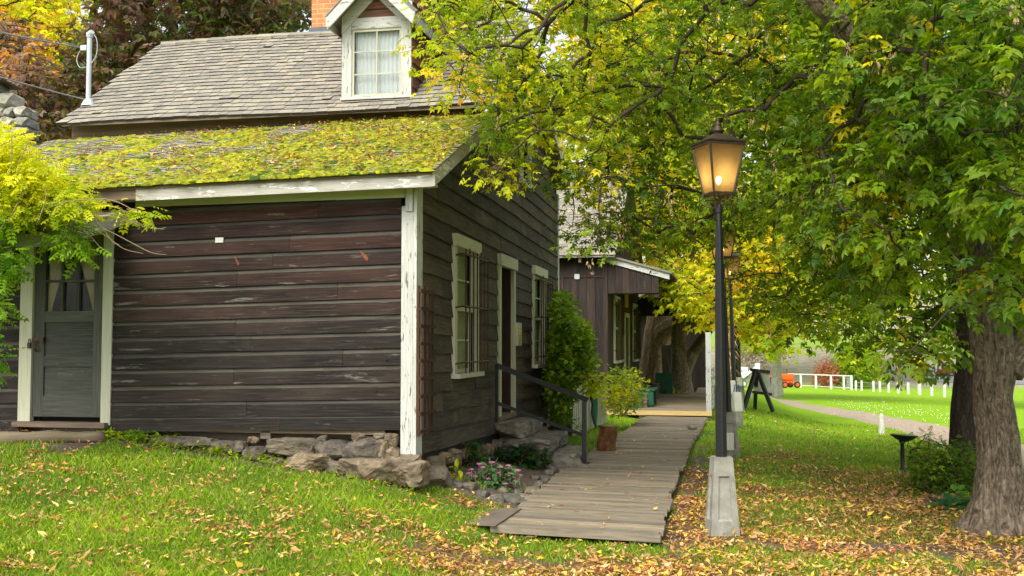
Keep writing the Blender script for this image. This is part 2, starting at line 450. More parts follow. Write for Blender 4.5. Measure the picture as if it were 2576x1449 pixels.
while z0 < 6.4:
    iv = [(.02, YE)]
    if z0 < 1.62: iv = [(.02, hs(1383, 950).y)]
    zm = z0 + P2 * .6
    # profile limits
    lim = [y * .05 for y in range(-2, 182) if zroof(y * .05) > zm + .02]
    if not lim: break
    iv = [(max(a, lim[0]), min(b, lim[-1])) for a, b in iv]
    for (a, b, lo, hi) in ((y1a + .03, y1b - .03, z1b, z1t), (yda + .02, ydb - .02, zdb - .1, zdt), (y2a + .03, y2b - .03, z2b, z2t), (5.5, 6.15, 4.2, 5.3)):
        zz = z0 - .02 * (a + b) / 2
        if zz + P2 > lo + .02 and zz < hi - .02: iv = minus(iv, a, b)
    clap(mb, 1, [q for q in iv if q[1] - q[0] > .03], z0, P2, 0, -.02, taper=(.030, .005), cove=False, wav=.014, seed=100 + i, lens=(.7, 2.6))
    z0 += P2; i += 1
for (a, b, lo, hi) in ((y1a, y1b, z1b, z1t), (y2a, y2b, z2b, z2t), (yda, ydb, zdb, zdt)):
    mb.box(-.004, .014, a - .04, b + .04, hi - .03, hi + .21, 1)
    if lo != zdb: mb.box(-.004, .014, a - .04, b + .04, lo - .22, lo + .01, 1)
mb.build('wall', WSIDE, house)
# backing of side wall with openings
def panel_with_holes(mb, ya, yb, zbase, ztop, holes, x0, x1):
    ys = sorted(set([ya, yb] + [h[0] for h in holes] + [h[1] for h in holes] + [2.55, 4.9] + [ya + (yb - ya) * k / 24 for k in range(25)]))
    for a, b in zip(ys[:-1], ys[1:]):
        if b - a < 1e-5: continue
        m = (a + b) / 2; segs = [(zbase, min(ztop(a + 1e-4), ztop(b - 1e-4)) - .02)]
        for h in holes:
            if h[0] <= m <= h[1]: segs = minus(segs, h[2], h[3])
        for p, q in segs:
            if q > p: mb.box(x0, x1, a, b, p, q)
mb = MB()
H = [(y1a + .05, y1b - .05, z1b + .03, z1t - .05), (yda + .04, ydb - .04, zdb - .02, zdt - .05), (y2a + .05, y2b - .05, z2b + .03, z2t - .05), (5.5, 6.15, 4.25, 5.25)]
panel_with_holes(mb, .1, YE, .35, zroof, H, -.1, -.006)
mb.build('inner_wall', DARKIN, house)

# --- trims
mb = MB()
xc0 = hf(1012, 800).x
def zf(x): return SAG * x
mb.box(xc0, -.002, -.040, -.006, .60, 3.085, 2); 
mb.box(.0, .034, -.040, .175, .585, 3.30, 2)
mb.box(xc0 + .045, xc0 + .12, -.062, -.042, 3.03, 3.26, 2)
mb.build('corner_board', WWHITE, house)
mb = MB()    # frieze
fz0, fz1 = hf(345, 522).z, hf(1010, 498).z
mb.hexa([(hf(345, 520).x, -.035, fz0), (xc0 + .03, -.035, fz1), (xc0 + .03, -.004, fz1), (hf(345, 520).x, -.004, fz0),
         (hf(345, 520).x, -.035, 3.30), (xc0 + .03, -.035, 3.30), (xc0 + .03, -.004, 3.30), (hf(345, 520).x, -.004, 3.30)], 0)
mb.build('frieze_board', WCREAM, house)
XR = .27
mb = MB()    # eave fascia
x3 = hf(345, 490, -.3).x
def fasc(mb, xa, xb, zb, zt_, y0, y1, r=None):
    mb.hexa([(xa, y0, zb + SAG * .8 * xa), (xb, y0, zb + SAG * .8 * xb), (xb, y1, zb + SAG * .8 * xb), (xa, y1, zb + SAG * .8 * xa),
             (xa, y0, zt_ + SAG * .8 * xa), (xb, y0, zt_ + SAG * .8 * xb), (xb, y1, zt_ + SAG * .8 * xb), (xa, y1, zt_ + SAG * .8 * xa)], 0, r)
fasc(mb, x3, XR, 3.225, 3.365, -.325, -.297)
mb.build('fascia_board', WFASC, house)
mb = MB(); fasc(mb, XL - .1, x3 - .004, 3.24, 3.36, -.318, -.295); mb.build('fascia_board', WBARE, house)
mb = MB(); fasc(mb, XL - .1, XR - .03, 3.262, 3.285, -.294, -.0); mb.build('soffit', WCREAM, house)
mb = MB()    # rake board of the lean-to
y_a, y_b = -.325, 2.5
mb.hexa([(XR, y_a, zlt(y_a) - .175), (XR + .03, y_a, zlt(y_a) - .175), (XR + .03, y_b, zlt(y_b) - .175), (XR, y_b, zlt(y_b) - .175),
         (XR, y_a, zlt(y_a) - .025), (XR + .03, y_a, zlt(y_a) - .025), (XR + .03, y_b, zlt(y_b) - .025), (XR, y_b, zlt(y_b) - .025)], 1)
mb.build('rake_board', WFASC, house)

# --- shingle roofs
def shingles(mb, x0, x1, y0, y1, zf_, course, th, seed, wmin=.08, wmax=.18, sag=lambda x: 0, lift=.0, skip=0):
    rr = random.Random(seed); L = math.hypot(y1 - y0, zf_(y1) - zf_(y0)); n = int(L / course)
    dy, dz = (y1 - y0) / L, (zf_(y1) - zf_(y0)) / L
    for k in range(n + 1):
        x = x0 - rr.random() * .08; drift = rr.uniform(-.006, .006)
        while x < x1:
            w = rr.uniform(wmin, wmax); e = min(x + w, x1 + .01)
            s0 = max(0, k * course + drift + rr.uniform(-.009, .009)); s1 = min(L, s0 + course * 2.1); g = rr.uniform(.0015, .004)
            t0 = th * rr.uniform(.88, 1.15) + (th * rr.random() * .7 if rr.random() < .03 else 0); b0 = .002
            r = rr.random()
            def P(xx, s, h): return (xx, y0 + dy * s - dz * h, zf_(y0) + dz * s + dy * h + sag(xx))
            a, b = x + g, e - g
            tw = rr.uniform(-.005, .005)
            p = [P(a, s0, b0), P(b, s0 + tw, b0), P(b, s1, -.004), P(a, s1, -.004), P(a, s0, t0 + b0), P(b, s0 + tw, t0 + b0), P(b, s1, .003), P(a, s1, .003)]
            fs = [(0, 3, 2, 1), (4, 5, 6, 7), (0, 1, 5, 4), (1, 2, 6, 5), (3, 0, 4, 7)]
            o = (r * 37, r * 91)
            uvt = [(0 + o[0], a + o[1]), (0 + o[0], b + o[1]), (s1 - s0 + o[0], b + o[1]), (s1 - s0 + o[0], a + o[1])]
            uvs = [[uvt[0], uvt[3], uvt[2], uvt[1]], uvt, [(o[0], a), (o[0], b), (o[0] + t0, b), (o[0] + t0, a)], [(0, 0)] * 4, [(0, 0)] * 4]
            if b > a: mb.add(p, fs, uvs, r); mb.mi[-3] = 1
            x = e
def zmain(y): return 4.63 + .69 * (y - 2.3)
sagm = lambda x: SAG * x * .25 + .02 * math.sin(x * 1.1)
roof = None
mb = MB(); shingles(mb, XL + .05, .22, 2.28, 4.9, zmain, .137, .026, 5, .10, .20, sag=sagm)
# ridge caps
x = XL + .05
while x < .2:
    mb.hexa([(x, 4.80, 6.385 + sagm(x)), (x + .26, 4.80, 6.37 + sagm(x)), (x + .26, 4.93, 6.45 + sagm(x)), (x, 4.93, 6.455 + sagm(x)), (x, 4.79, 6.405 + sagm(x)), (x + .26, 4.79, 6.40 + sagm(x)), (x + .26, 4.93, 6.48 + sagm(x)), (x, 4.93, 6.485 + sagm(x))], 0)
    x += .265
# rear slope
mb.hexa([(XL, 4.9, 6.40), (.22, 4.9, 6.40), (.22, 9.25, 4.56), (XL, 9.25, 4.56), (XL, 4.9, 6.45), (.22, 4.9, 6.45), (.22, 9.25, 4.61), (XL, 9.25, 4.61)], 1)
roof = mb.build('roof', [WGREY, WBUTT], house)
mb = MB()    # decking under the main roof
mb.hexa([(XL + .08, 2.30, 4.58), (.20, 2.30, 4.58), (.20, 4.9, 6.37), (XL + .08, 4.9, 6.37), (XL + .08, 2.30, 4.615), (.20, 2.30, 4.615), (.20, 4.9, 6.41), (XL + .08, 4.9, 6.41)], 0)
mb.box(XL + .06, -.02, 2.55, 2.62, 4.25, 4.64, 0); mb.box(XL + .06, XL + .12, 2.6, 8.9, 3.0, 4.6)
mb.build('upper_wall', WBARE, house)
mb = MB()    # gable rake boards of main roof
for (ya, yb) in ((2.26, 4.9),):
    mb.hexa([(.20, ya, zmain(ya) - .16), (.235, ya, zmain(ya) - .16), (.235, yb, zmain(yb) - .16), (.20, yb, zmain(yb) - .16), (.20, ya, zmain(ya) - .03), (.235, ya, zmain(ya) - .03), (.235, yb, zmain(yb) - .03), (.20, yb, zmain(yb) - .03)], 1)
mb.hexa([(.20, 4.9, 6.28), (.235, 4.9, 6.28), (.235, 9.25, 4.43), (.20, 9.25, 4.43), (.20, 4.9, 6.41), (.235, 4.9, 6.41), (.235, 9.25, 4.56), (.20, 9.25, 4.56)], 1)
mb.build('rake_board', WWHITE, house)
# left gable end wall
mb = MB()
for k in range(24):
    a = 2.6 + 6.4 * k / 24; b = a + 6.4 / 24; mb.box(XL + .05, XL + .1, a, b, 3.0, min(zroof(a), zroof(b)) - .02, 2)
mb.build('gable_wall', WDARK, house)
sagl = lambda x: SAG * .8 * x
mb = MB(); shingles(mb, XL - .12, XR + .035, -.36, 2.52, lambda y: zlt(y) - .022, .098, .017, 9, .07, .15, sag=sagl)
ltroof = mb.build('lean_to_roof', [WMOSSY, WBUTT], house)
mb = MB()
mb.hexa([(XL - .08, -.34, zlt(-.34) - .06 + sagl(XL)), (XR, -.34, zlt(-.34) - .06), (XR, 2.56, zlt(2.56) - .06), (XL - .08, 2.56, zlt(2.56) - .06 + sagl(XL)),
         (XL - .08, -.34, zlt(-.34) - .03 + sagl(XL)), (XR, -.34, zlt(-.34) - .03), (XR, 2.56, zlt(2.56) - .03), (XL - .08, 2.56, zlt(2.56) - .03 + sagl(XL))], 0)
mb.build('roof_deck', WBARE, house)

# moss cushions on the lean-to roof: many small lumps
def moss(n, seed):
    g = np.random.default_rng(seed)
    x = g.uniform(XL, XR, n * 6); y = g.uniform(-.37, 2.48, n * 6)
    # density: heavier low down and to the right
    fx = (x - XL) / (XR - XL); fy = (y + .37) / 2.85
    nz = np.array([mnoise.noise(Vector((a * 1.6, b * 2.2, 3))) + .6 * mnoise.noise(Vector((a * 5, b * 6, 8))) for a, b in zip(x, y)])
    dens = np.clip(.10 + .95 * fx ** 1.1 * (1 - .25 * fy) + .30 * (1 - fy) ** 3 * (fx > .2) + nz * .95 - .06, 0, 1.15)
    keep = g.random(n * 6) < dens * .8; x = x[keep]; y = y[keep]
    # snap most clumps to the butt line of a course
    L = math.hypot(2.88, 1.18); sc_ = 1.0808; s = (y + .36) * sc_
    sn = np.floor(s / .098) * .098 + g.normal(-.004, .014, len(s)) ; s = np.where(g.random(len(s)) < .8, np.maximum(sn, -.01), s); y = s / sc_ - .36
    m = len(x); r = g.uniform(.008, .024, m) * (1 + .8 * (g.random(m) < .08)); h = r * g.uniform(.5, .85, m)
    ring = 6; base = []
    a = np.arange(ring) * 2 * np.pi / ring
    lay = [(1.0, -.3), (.86, .45), (.45, .9)]
    T = np.concatenate([np.stack([np.cos(a) * q, np.sin(a) * q, np.full(ring, z)], 1) for q, z in lay] + [np.array([[0, 0, 1.05]])])
    V = np.empty((m, len(T), 3)); jit = g.normal(1, .13, (m, len(T)))
    V[:, :, 0] = x[:, None] + T[None, :, 0] * (r * g.uniform(1, 2.2, m))[:, None] * jit
    V[:, :, 1] = y[:, None] + T[None, :, 1] * r[:, None] * jit
    V[:, :, 2] = (3.42 + .41 * (y + .3) - .012 + SAG * .8 * x)[:, None] + .41 * T[None, :, 1] * r[:, None] + T[None, :, 2] * h[:, None] * jit
    f = []
    for l in range(2):
        for k in range(ring): k2 = (k + 1) % ring; f += [(l * ring + k, l * ring + k2, (l + 1) * ring + k2), (l * ring + k, (l + 1) * ring + k2, (l + 1) * ring + k)]
    for k in range(ring): f.append((2 * ring + k, 2 * ring + (k + 1) % ring, 3 * ring))
    f = np.array(f); Fc = (f[None] + (np.arange(m) * len(T))[:, None, None]).reshape(-1, 3)
    t = np.clip(g.normal(.45, .28, m) + nz[keep] * .4, 0, 1)[:, None]; c = np.array([.040, .085, .004]) * (1 - t) + np.array([.42, .41, .012]) * t
    np_obj('moss', V.reshape(-1, 3), Fc, leafmat('moss', .15, .9), ltroof, np.repeat(c, len(f), 0), 3)
    o = ltroof.children[0]; o['kind'] = 'stuff'
moss(9500, 4)

# --- dormer
dm = hf(950, 243, 2.56); xa, xb = hf(862, 150, 2.56).x, hf(1036, 150, 2.56).x
zb_, zt_ = hf(950, 243, 2.56).z, hf(950, 68, 2.56).z
xm = (xa + xb) / 2; ztop = zt_ + .42
print('DORMER', xa, xb, zb_, zt_)
dorm = bpy.data.objects.new('dormer', None); col.objects.link(dorm); dorm.parent = house
mb = MB()
yd = 2.56; yb2 = 4.55
mb.box(xa, xa + .13, yd - .03, yd + .01, zb_, zt_ + .12, 2); mb.box(xb - .13, xb, yd - .03, yd + .01, zb_, zt_ + .12, 2)
mb.box(xa + .13, xb - .13, yd - .03, yd + .01, zt_ - .02, zt_ + .12, 0)
mb.box(xa - .01, xb + .01, yd - .05, yd + .01, zb_ - .035, zb_, 0)
mb.build('frame', WWHITE, dorm)
mb = MB()   # sash
gx0, gx1, gz0, gz1 = xa + .13, xb - .13, zb_, zt_ - .02
for a, b, c_, d in ((gx0, gx0 + .03, gz0, gz1), (gx1 - .03, gx1, gz0, gz1)): mb.box(a, b, yd - .012, yd + .01, c_, d, 2)
for zz in (gz0, gz1 - .035): mb.box(gx0 + .03, gx1 - .03, yd - .012, yd + .01, zz, zz + .035, 0)
mb.box((gx0 + gx1) / 2 - .008, (gx0 + gx1) / 2 + .008, yd - .008, yd + .008, gz0 + .035, gz1 - .035, 2)
for k in (1, 2):
    zz = gz0 + (gz1 - gz0) * k / 3; mb.box(gx0 + .03, gx1 - .03, yd - .0065, yd + .0065, zz - .008, zz + .008, 0)
mb.build('sash', WCREAM, dorm)
mb = MB(); mb.box(gx0 + .03, gx1 - .03, yd + .012, yd + .016, gz0 + .03, gz1 - .03); mb.build('pane', GLASSC, dorm)
def curtain(x0, x1, z0, z1, y, amp=.012, folds=9, pinch=None, mat=CURT, parent=None, axis=0):
    n = 60; m = 14; vs = []; fs = []
    for j in range(m + 1):
        tz = j / m; z = z0 + (z1 - z0) * tz
        for i in range(n + 1):
            t = i / n
            a0, a1 = x0, x1
            if pinch == 'l': a1 = x0 + (x1 - x0) * min(1, .22 + 1.1 * tz ** 1.2)
            if pinch == 'r': a0 = x1 - (x1 - x0) * min(1, .22 + 1.1 * tz ** 1.2)
            x = a0 + (a1 - a0) * t; d = y + amp * math.sin(t * folds * 6.28 + math.sin(z * 5)) 
            vs.append((x, d, z) if axis == 0 else (-d, x, z))
    for j in range(m):
        for i in range(n): fs.append((j * (n + 1) + i, j * (n + 1) + i + 1, (j + 1) * (n + 1) + i + 1, (j + 1) * (n + 1) + i))
    b = MB(); b.add(vs, fs, None, .5); return b.build('curtain', mat, parent, True)
curtain(gx0 + .02, gx1 - .02, gz0, gz1, yd + .06, .008, 11, None, LACE, dorm)
mb = MB()   # front gable infill + cheek walls
zg = zt_ + .12; sl = (ztop - zt_) / ((xb - xa) / 2 + .16)
apex = zg + ((xb - xa) / 2) * 1.0
mb.add([(xa + .14, yd - .012, zg), (xb - .14, yd - .012, zg), (xm, yd - .012, zg + (xb - xa) / 2 - .14), (xa + .14, yd + .02, zg), (xb - .14, yd + .02, zg), (xm, yd + .02, zg + (xb - xa) / 2 - .14)], [(0, 1, 2), (3, 5, 4)], None, .4)
mb.add([(xa, yd + .004, zg - .01), (xb, yd + .004, zg - .01), (xm, yd + .004, zg + (xb - xa) / 2)], [(0, 1, 2)], None, .4)
for k in range(4): mb.box(xa + .18 + k * .1, xb - .18 - k * .1, yd - .03, yd - .012, zg + k * .105, zg + .09 + k * .105, 0)
for k in range(9):
    for s_ in (0, 1):
        z_ = zb_ - .05 + k * .155
        ye = 2.3 + (z_ + .1 - 4.60) / .69
        if ye > yd + .05:
            ye = min(ye, 4.8); o_ = xb if s_ else xa
            d_ = .022 if s_ else -.022
            mb.hexa([(o_, yd, z_), (o_ + d_, yd, z_), (o_ + d_, ye + .1, z_), (o_, ye + .1, z_), (o_, yd, z_ + .16), (o_ + d_ * .2, yd, z_ + .16), (o_ + d_ * .2, ye + .2, z_ + .16), (o_, ye + .2, z_ + .16)], 1)
mb.box(xa + .01, xa + .03, yd, yb2, zb_ - .1, zg); mb.box(xb - .03, xb - .01, yd, yb2, zb_ - .1, zg)
mb.build('cheek_wall', WRED, dorm)
mb = MB()   # dormer roof slabs
ov = .10; hw = (xb - xa) / 2; k1 = 1.0
for s_ in (-1, 1):
    xo = xm + s_ * (hw + ov); zo = zg - ov * k1 + .03; za = zg + hw * k1 + .03
    yy = (yd - .26, 5.2)
    pts = [(xm, yy[0], za), (xo, yy[0], zo), (xo, yy[1], zo), (xm, yy[1], za)]
    up = Vector((s_ * .7, 0, .7)) * .05
    p = [pts[0], pts[1], pts[2], pts[3]]
    if s_ > 0: p = [pts[0], pts[1], pts[2], pts[3]]
    q = [tuple(Vector(v) + up) for v in p]
    mb.hexa(list(p) + q, 1)
    # courses
    n = 5
    for k in range(n):
        a_, b_ = k / n, (k + 1.4) / n
        if b_ > 1: b_ = 1
        def L_(t, h): return Vector((xo + (xm - xo) * t, 0, zo + (za - zo) * t)) + Vector((s_ * .7, 0, .7)) * h
        y_ = yy[0] - .01
        while y_ < yy[1]:
            w_ = rnd.uniform(.1, .18)
            A0, A1 = L_(a_, .052), L_(a_, .072); B0, B1 = L_(b_, .05), L_(b_, .055)
            mb.hexa([(A0.x, y_, A0.z), (A0.x, y_ + w_ - .004, A0.z), (B0.x, y_ + w_ - .004, B0.z), (B0.x, y_, B0.z), (A1.x, y_, A1.z), (A1.x, y_ + w_ - .004, A1.z), (B1.x, y_ + w_ - .004, B1.z), (B1.x, y_, B1.z)], 1)
            y_ += w_
mb.build('roof', WGREY, dorm)
mb = MB()   # white bargeboards and frieze triangle
for s_ in (-1, 1):
    xo = xm + s_ * (hw + ov); zo = zg - ov * k1 + .03; za = zg + hw * k1 + .03
    y0_, y1_ = yd - .29, yd - .262
    mb.hexa([(xm, y0_, za - .13), (xo, y0_, zo - .13), (xo, y1_, zo - .13), (xm, y1_, za - .13), (xm, y0_, za + .03), (xo, y0_, zo + .03), (xo, y1_, zo + .03), (xm, y1_, za + .03)], 0)
    # raked casing on the wall
    mb.hexa([(xm, yd - .045, zg + hw - .20), (xm + s_ * hw, yd - .045, zg - .20 + .0), (xm + s_ * hw, yd - .031, zg - .20), (xm, yd - .031, zg + hw - .20), (xm, yd - .045, zg + hw + .02), (xm + s_ * (hw), yd - .045, zg + .02), (xm + s_ * hw, yd - .031, zg + .02), (xm, yd - .031, zg + hw + .02)], 0)
    # side fascia
    mb.box(min(xo, xo + s_ * .02), max(xo, xo + s_ * .02), yd - .29, yd + 1.6, zo - .10, zo + .03, 1)
mb.build('bargeboard', WWHITE, dorm)

# --- chimney
c0 = hf(787, 60, 5.0); c1 = hf(872, 60, 5.0)
mb = MB(); mb.box(c0.x, c1.x, 4.95, 5.5, 6.0, 7.6, 2, r=0.0)
def zuv(m):  # uv for brick: horizontal, vertical
    for i, f in enumerate(m.f):
        vs = [m.v[j] for j in f]; n = (Vector(vs[1]) - Vector(vs[0])).cross(Vector(vs[2]) - Vector(vs[0]))
        m.uv[i] = [((v[0] if abs(n.y) > abs(n.x) else v[1]), v[2]) for v in vs]
zuv(mb)
ch = mb.build('chimney', BRICK, roof)
mb = MB(); mb.box(c0.x - .03, c1.x + .03, 4.91, 5.52, 6.30, 6.53); mb.build('flashing', plain('lead_flashing', (.10, .115, .14), .5), ch)
mb = MB(); mb.box(c0.x - .03, c1.x + .03, 4.92, 5.53, 7.6, 7.75); zuv(mb); mb.build('chimney_cap', BRICK, ch)

# --- electric mast on the roof
def roofpt(px, py):
    d = ray(px, py); o = EYE - C; ou, os_, oz = o.dot(U), o.dot(S), EYE.z; du, ds, dz = d.dot(U), d.dot(S), d.z
    k = (4.63 + .69 * (os_ - 2.3) - oz) / (dz - .69 * ds); return Vector((ou + du * k, os_ + ds * k, oz + dz * k))
mp = roofpt(222, 262); mt = hf(228, 92, mp.y)
mb = MB(); mb.tube([mp, (mp.x, mp.y, mt.z)], .033, 14); mb.tube([(mp.x, mp.y, mt.z - .01), (mp.x, mp.y, mt.z + .03), (mp.x + .05, mp.y - .02, mt.z + .06)], [.045, .05, .035], 12)
mb.lathe([(.10, -.03), (.06, .05), (.036, .07)], mp, 12)
mb.box(mp.x - .12, mp.x - .03, mp.y - .03, mp.y + .03, mt.z - .19, mt.z - .12)
mb.build('mast_pipe', GREYM, house); mb = MB()
def arc(P, n=5):
    P = [Vector(p) for p in P]; P = [P[0]] + P + [P[-1]]; o = []
    for i in range(1, len(P) - 2):
        for k in range(n):
            t = k / n; a, b, c, d = P[i - 1:i + 3]; o.append(.5 * ((2 * b) + (c - a) * t + (2 * a - 5 * b + 4 * c - d) * t * t + (3 * b - a - 3 * c + d) * t ** 3))
    return o + [P[-2]]
mb.tube(arc([(mp.x + .04, mp.y, mt.z + .05), (mp.x + .11, mp.y, mt.z - .05), (mp.x + .11, mp.y, mt.z - .25), (mp.x + .03, mp.y, mt.z - .38)]), .005, 6)
mb.build('cable_loop', GREYM, house); mb = MB()
mb.tube(arc([(mp.x - .03, mp.y, mt.z - .42), (mp.x - .14, mp.y, mt.z - .42), (mp.x - .19, mp.y, mt.z - .3), (mp.x - .12, mp.y, mt.z - .15)]), .005, 6)
mb.build('cable_loop', GREYM, house)
mw = loc2w(mp.x - .12, mp.y, mt.z - .15); mw2 = loc2w(mp.x - .03, mp.y, mp.z + .06)
for (a, b, lab) in ((mw, (mw + Vector((-6.5, -2.2, 1.55))), 'upper grey power line running left from the roof mast'), (mw2, mw2 + Vector((-6.5, -2.2, 2.2)), 'lower grey power line running left from the foot of the roof mast')):
    mb = MB(); pts = []
    for k in range(25):
        t = k / 24; p = Vector(a).lerp(Vector(b), t); p.z -= 4 * .22 * t * (1 - t); pts.append(p)
    mb.tube(pts, .011, 6)
    if a is mw: mb.tube([p + Vector((0, 0, .02 + .015 * math.sin(i * 1.7))) for i, p in enumerate(pts)], .006, 5)
    tag(mb.build('power_line', plain('cable', (.16, .16, .16), .6), None), lab, 'cable', 'overhead cables')

# --- front door
dxl, dxr = hf(88, 900).x, hf(262, 900).x
zs = .885; zh = 2.93
mb = MB(); mb.box(dl, dxl - .012, -.05, .02, zs + .0, zh + .07, 2); mb.box(dxr, dr, -.05, .02, zs - .03, zh + .07, 2); mb.box(dxl - .012, dxr, -.045, .02, zh - .03, zh + .10, 0)
fr = mb.build('door_frame', WCREAM, house)
door = bpy.data.objects.new('door', None); col.objects.link(door); door.parent = house
mb = MB(); st = .12; z0, z1 = zs + .05, zh - .035
zg0, zg1 = hf(170, 783).z, hf(170, 622).z - .0
zg1 = 2.76
for a, b in ((dxl, dxl + st), (dxr - st, dxr)): mb.box(a, b, -.02, .02, z0, z1, 2)
zr = [(z0, z0 + .22), (hf(170, 922).z, hf(170, 896).z), (hf(170, 810).z, zg0), (zg1, z1)]
for a, b in zr: mb.box(dxl + st, dxr - st, -.018, .02, a, b, 0)
for a, b in ((zr[0][1], zr[1][0]), (zr[1][1], zr[2][0])): mb.box(dxl + st, dxr - st, .0, .015, a, b, 0)
mb.build('door_panel', WDOOR, door)
mb = MB(); gx = (dxl + st, dxr - st); w_ = gx[1] - gx[0]
for k in (1, 2): x_ = gx[0] + w_ * k / 3; mb.box(x_ - .013, x_ + .013, -.012, .018, zg0, zg1, 2)
zm_ = hf(170, 707).z; mb.box(gx[0], gx[1], -.014, .016, zm_ - .012, zm_ + .012, 0)
mb.build('muntin', WDOOR, door)
mb = MB(); mb.box(gx[0], gx[1], .019, .023, zg0, zg1); mb.build('pane', GLASSD, door)
curtain(gx[0], gx[0] + w_ * .36, zg0, zg1, .038, .010, 6, 'l', CURT, door)
curtain(gx[1] - w_ * .36, gx[1], zg0, zg1, .038, .010, 6, 'r', CURT, door)
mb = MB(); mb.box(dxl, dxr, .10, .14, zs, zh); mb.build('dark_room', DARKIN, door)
mb = MB(); h_ = hf(110, 855); mb.box(dxl - .03, dxl + .13, -.045, -.021, h_.z - .02, h_.z + .02); mb.box(dxl + .10, dxl + .13, -.055, -.02, h_.z - .03, h_.z + .03)
mb.box(dxl - .045, dxl - .01, -.075, -.05, h_.z - .09, h_.z - .03); mb.tube([(dxl - .04, -.06, h_.z - .03), (dxl - .04, -.06, h_.z + .01), (dxl - .02, -.06, h_.z + .01), (dxl - .015, -.06, h_.z - .03)], .004, 6)
mb.tube([(dxl + .03, -.03, h_.z), (dxl + .05, -.07, h_.z - .03), (dxl + .05, -.07, h_.z - .09), (dxl + .03, -.03, h_.z - .12)], .009, 8)
mb.build('latch', DARKIRON, door)
mb = MB(); mb.box(dl - .02, dr - .02, -.12, .02, zs - .055, zs - .002, 0); mb.build('door_sill', WBARE, house)

# --- awning over the front door
mb = MB(); za, zb2 = 3.10, 2.72; xa2, xb2 = XL, hf(320, 528).x + .02
mb.hexa([(xa2, -1.3, zb2), (xb2, -1.3, zb2), (xb2, -.0, za), (xa2, -.0, za), (xa2, -1.3, zb2 + .02), (xb2, -1.3, zb2 + .02), (xb2, -.0, za + .02), (xa2, -.0, za + .02)], 0)
shingles(mb, xa2, xb2 + .03, -1.34, -.02, lambda y: zb2 + .03 + (za - zb2) / 1.3 * (y + 1.3), .13, .012, 21)
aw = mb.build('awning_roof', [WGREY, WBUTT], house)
mb = MB()
mb.hexa([(xb2, -1.3, zb2 - .12), (xb2 + .028, -1.3, zb2 - .12), (xb2 + .028, -.03, za - .12), (xb2, -.03, za - .12), (xb2, -1.3, zb2 + .02), (xb2 + .028, -1.3, zb2 + .02), (xb2 + .028, -.03, za + .02), (xb2, -.03, za + .02)], 1)
mb.box(xa2, xb2 + .028, -1.33, -1.302, zb2 - .10, zb2 + .03, 0)
mb.build('awning_fascia', WFASC, house)

# --- foundation
def frock(*a, **k):
    m_ = MB(); rock(m_, *a, **k); m_.build('foundation_stone', STONE, house)
def fr_rock(px, py, w, h, y=.02, d=.16, seed=0, sub=3, boxy=.55):
    p = hf(px, py, y); kpx = (C.y - S.y * 0 + .1) / F
    Yd = loc2w(p.x, p.y).y; frock((p.x, p.y + d * .3 - .04, p.z), (w / 2 * Yd / F * 1.1, d, h / 2 * Yd / F * 1.16), seed, 4, 0, 10, .7, 0, .11)
for i, (px, py, w, h, y, d) in enumerate([
    (465, 1113, 150, 26, .0, .2), (590, 1128, 60, 34, .02, .15), (640, 1140, 52, 30, .0, .15), (740, 1128, 120, 46, .0, .2), (845, 1135, 78, 52, .06, .2), (925, 1132, 102, 62, -.03, .22),
    (775, 1162, 115, 40, -.08, .2), (690, 1162, 60, 26, .02, .15), (850, 1180, 62, 40, -.06, .15), (935, 1184, 168, 58, -.10, .24), (560, 1118, 60, 18, .05, .15), (985, 1110, 34, 34, -.02, .1), (965, 1130, 30, 42, -.06, .08), (990, 1142, 34, 38, -.02, .1),
    (1000, 1160, 42, 30, -.02, .12), (880, 1160, 46, 30, .05, .12), (815, 1104, 24, 20, .0, .08), (905, 1100, 30, 20, -.02, .08), (960, 1098, 32, 18, .02, .08), (1030, 1158, 60, 30, .0, .12), (1035, 1190, 80, 56, -.12, .24),
    (640, 1105, 30, 14, .06, .1), (720, 1106, 34, 12, .06, .1), (520, 1132, 60, 20, .0, .12)]):
    fr_rock(px, py, w, h, y, d, i + 1)
# side foundation
sy = [(.25, .47, .3, .14), (.62, .40, .42, .24), (.95, .25, .3, .2), (1.3, .42, .25, .13), (1.7, .36, .3, .16), (2.1, .42, .25, .12), (2.5, .36, .3, .16), (2.9, .38, .22, .13), (3.3, .34, .28, .16), (3.7, .36, .22, .15), (.5, .2, .4, .14), (1.5, .2, .4, .14), (2.4, .2, .4, .14), (3.2, .2, .4, .14), (1.05, .50, .16, .07), (1.4, .51, .12, .06), (4.3, .3, .4, .2), (5.3, .3, .5, .2), (6.3, .26, .5, .2), (7.3, .24, .5, .2), (8.3, .24, .5, .18)]
for i, (y, z, w, h) in enumerate(sy):
    frock((-.05 + .02 * math.sin(i * 3), y, z), (.14 + .05 * math.sin(i), w / 2 * 1.1, h / 2 * 1.2), 60 + i, 3, 0, 8, .7, 0, .1)
frock((.03, .50, .29), (.22, .30, .19), 90, 4, 0, 9, .6, 0, .11)
mb = MB(); mb.box(XL, -.15, .2, .3, .2, .95); mb.box(-.25, -.16, .2, 9, .0, .6)
mb.box(-2.5, -.3, .0, .1, .80, .865, 0)
mb.box(hf(655, 1098).x, hf(680, 1098).x, -.0, .06, .74, .84)
mb.build('sill_beam', WBARE, house)

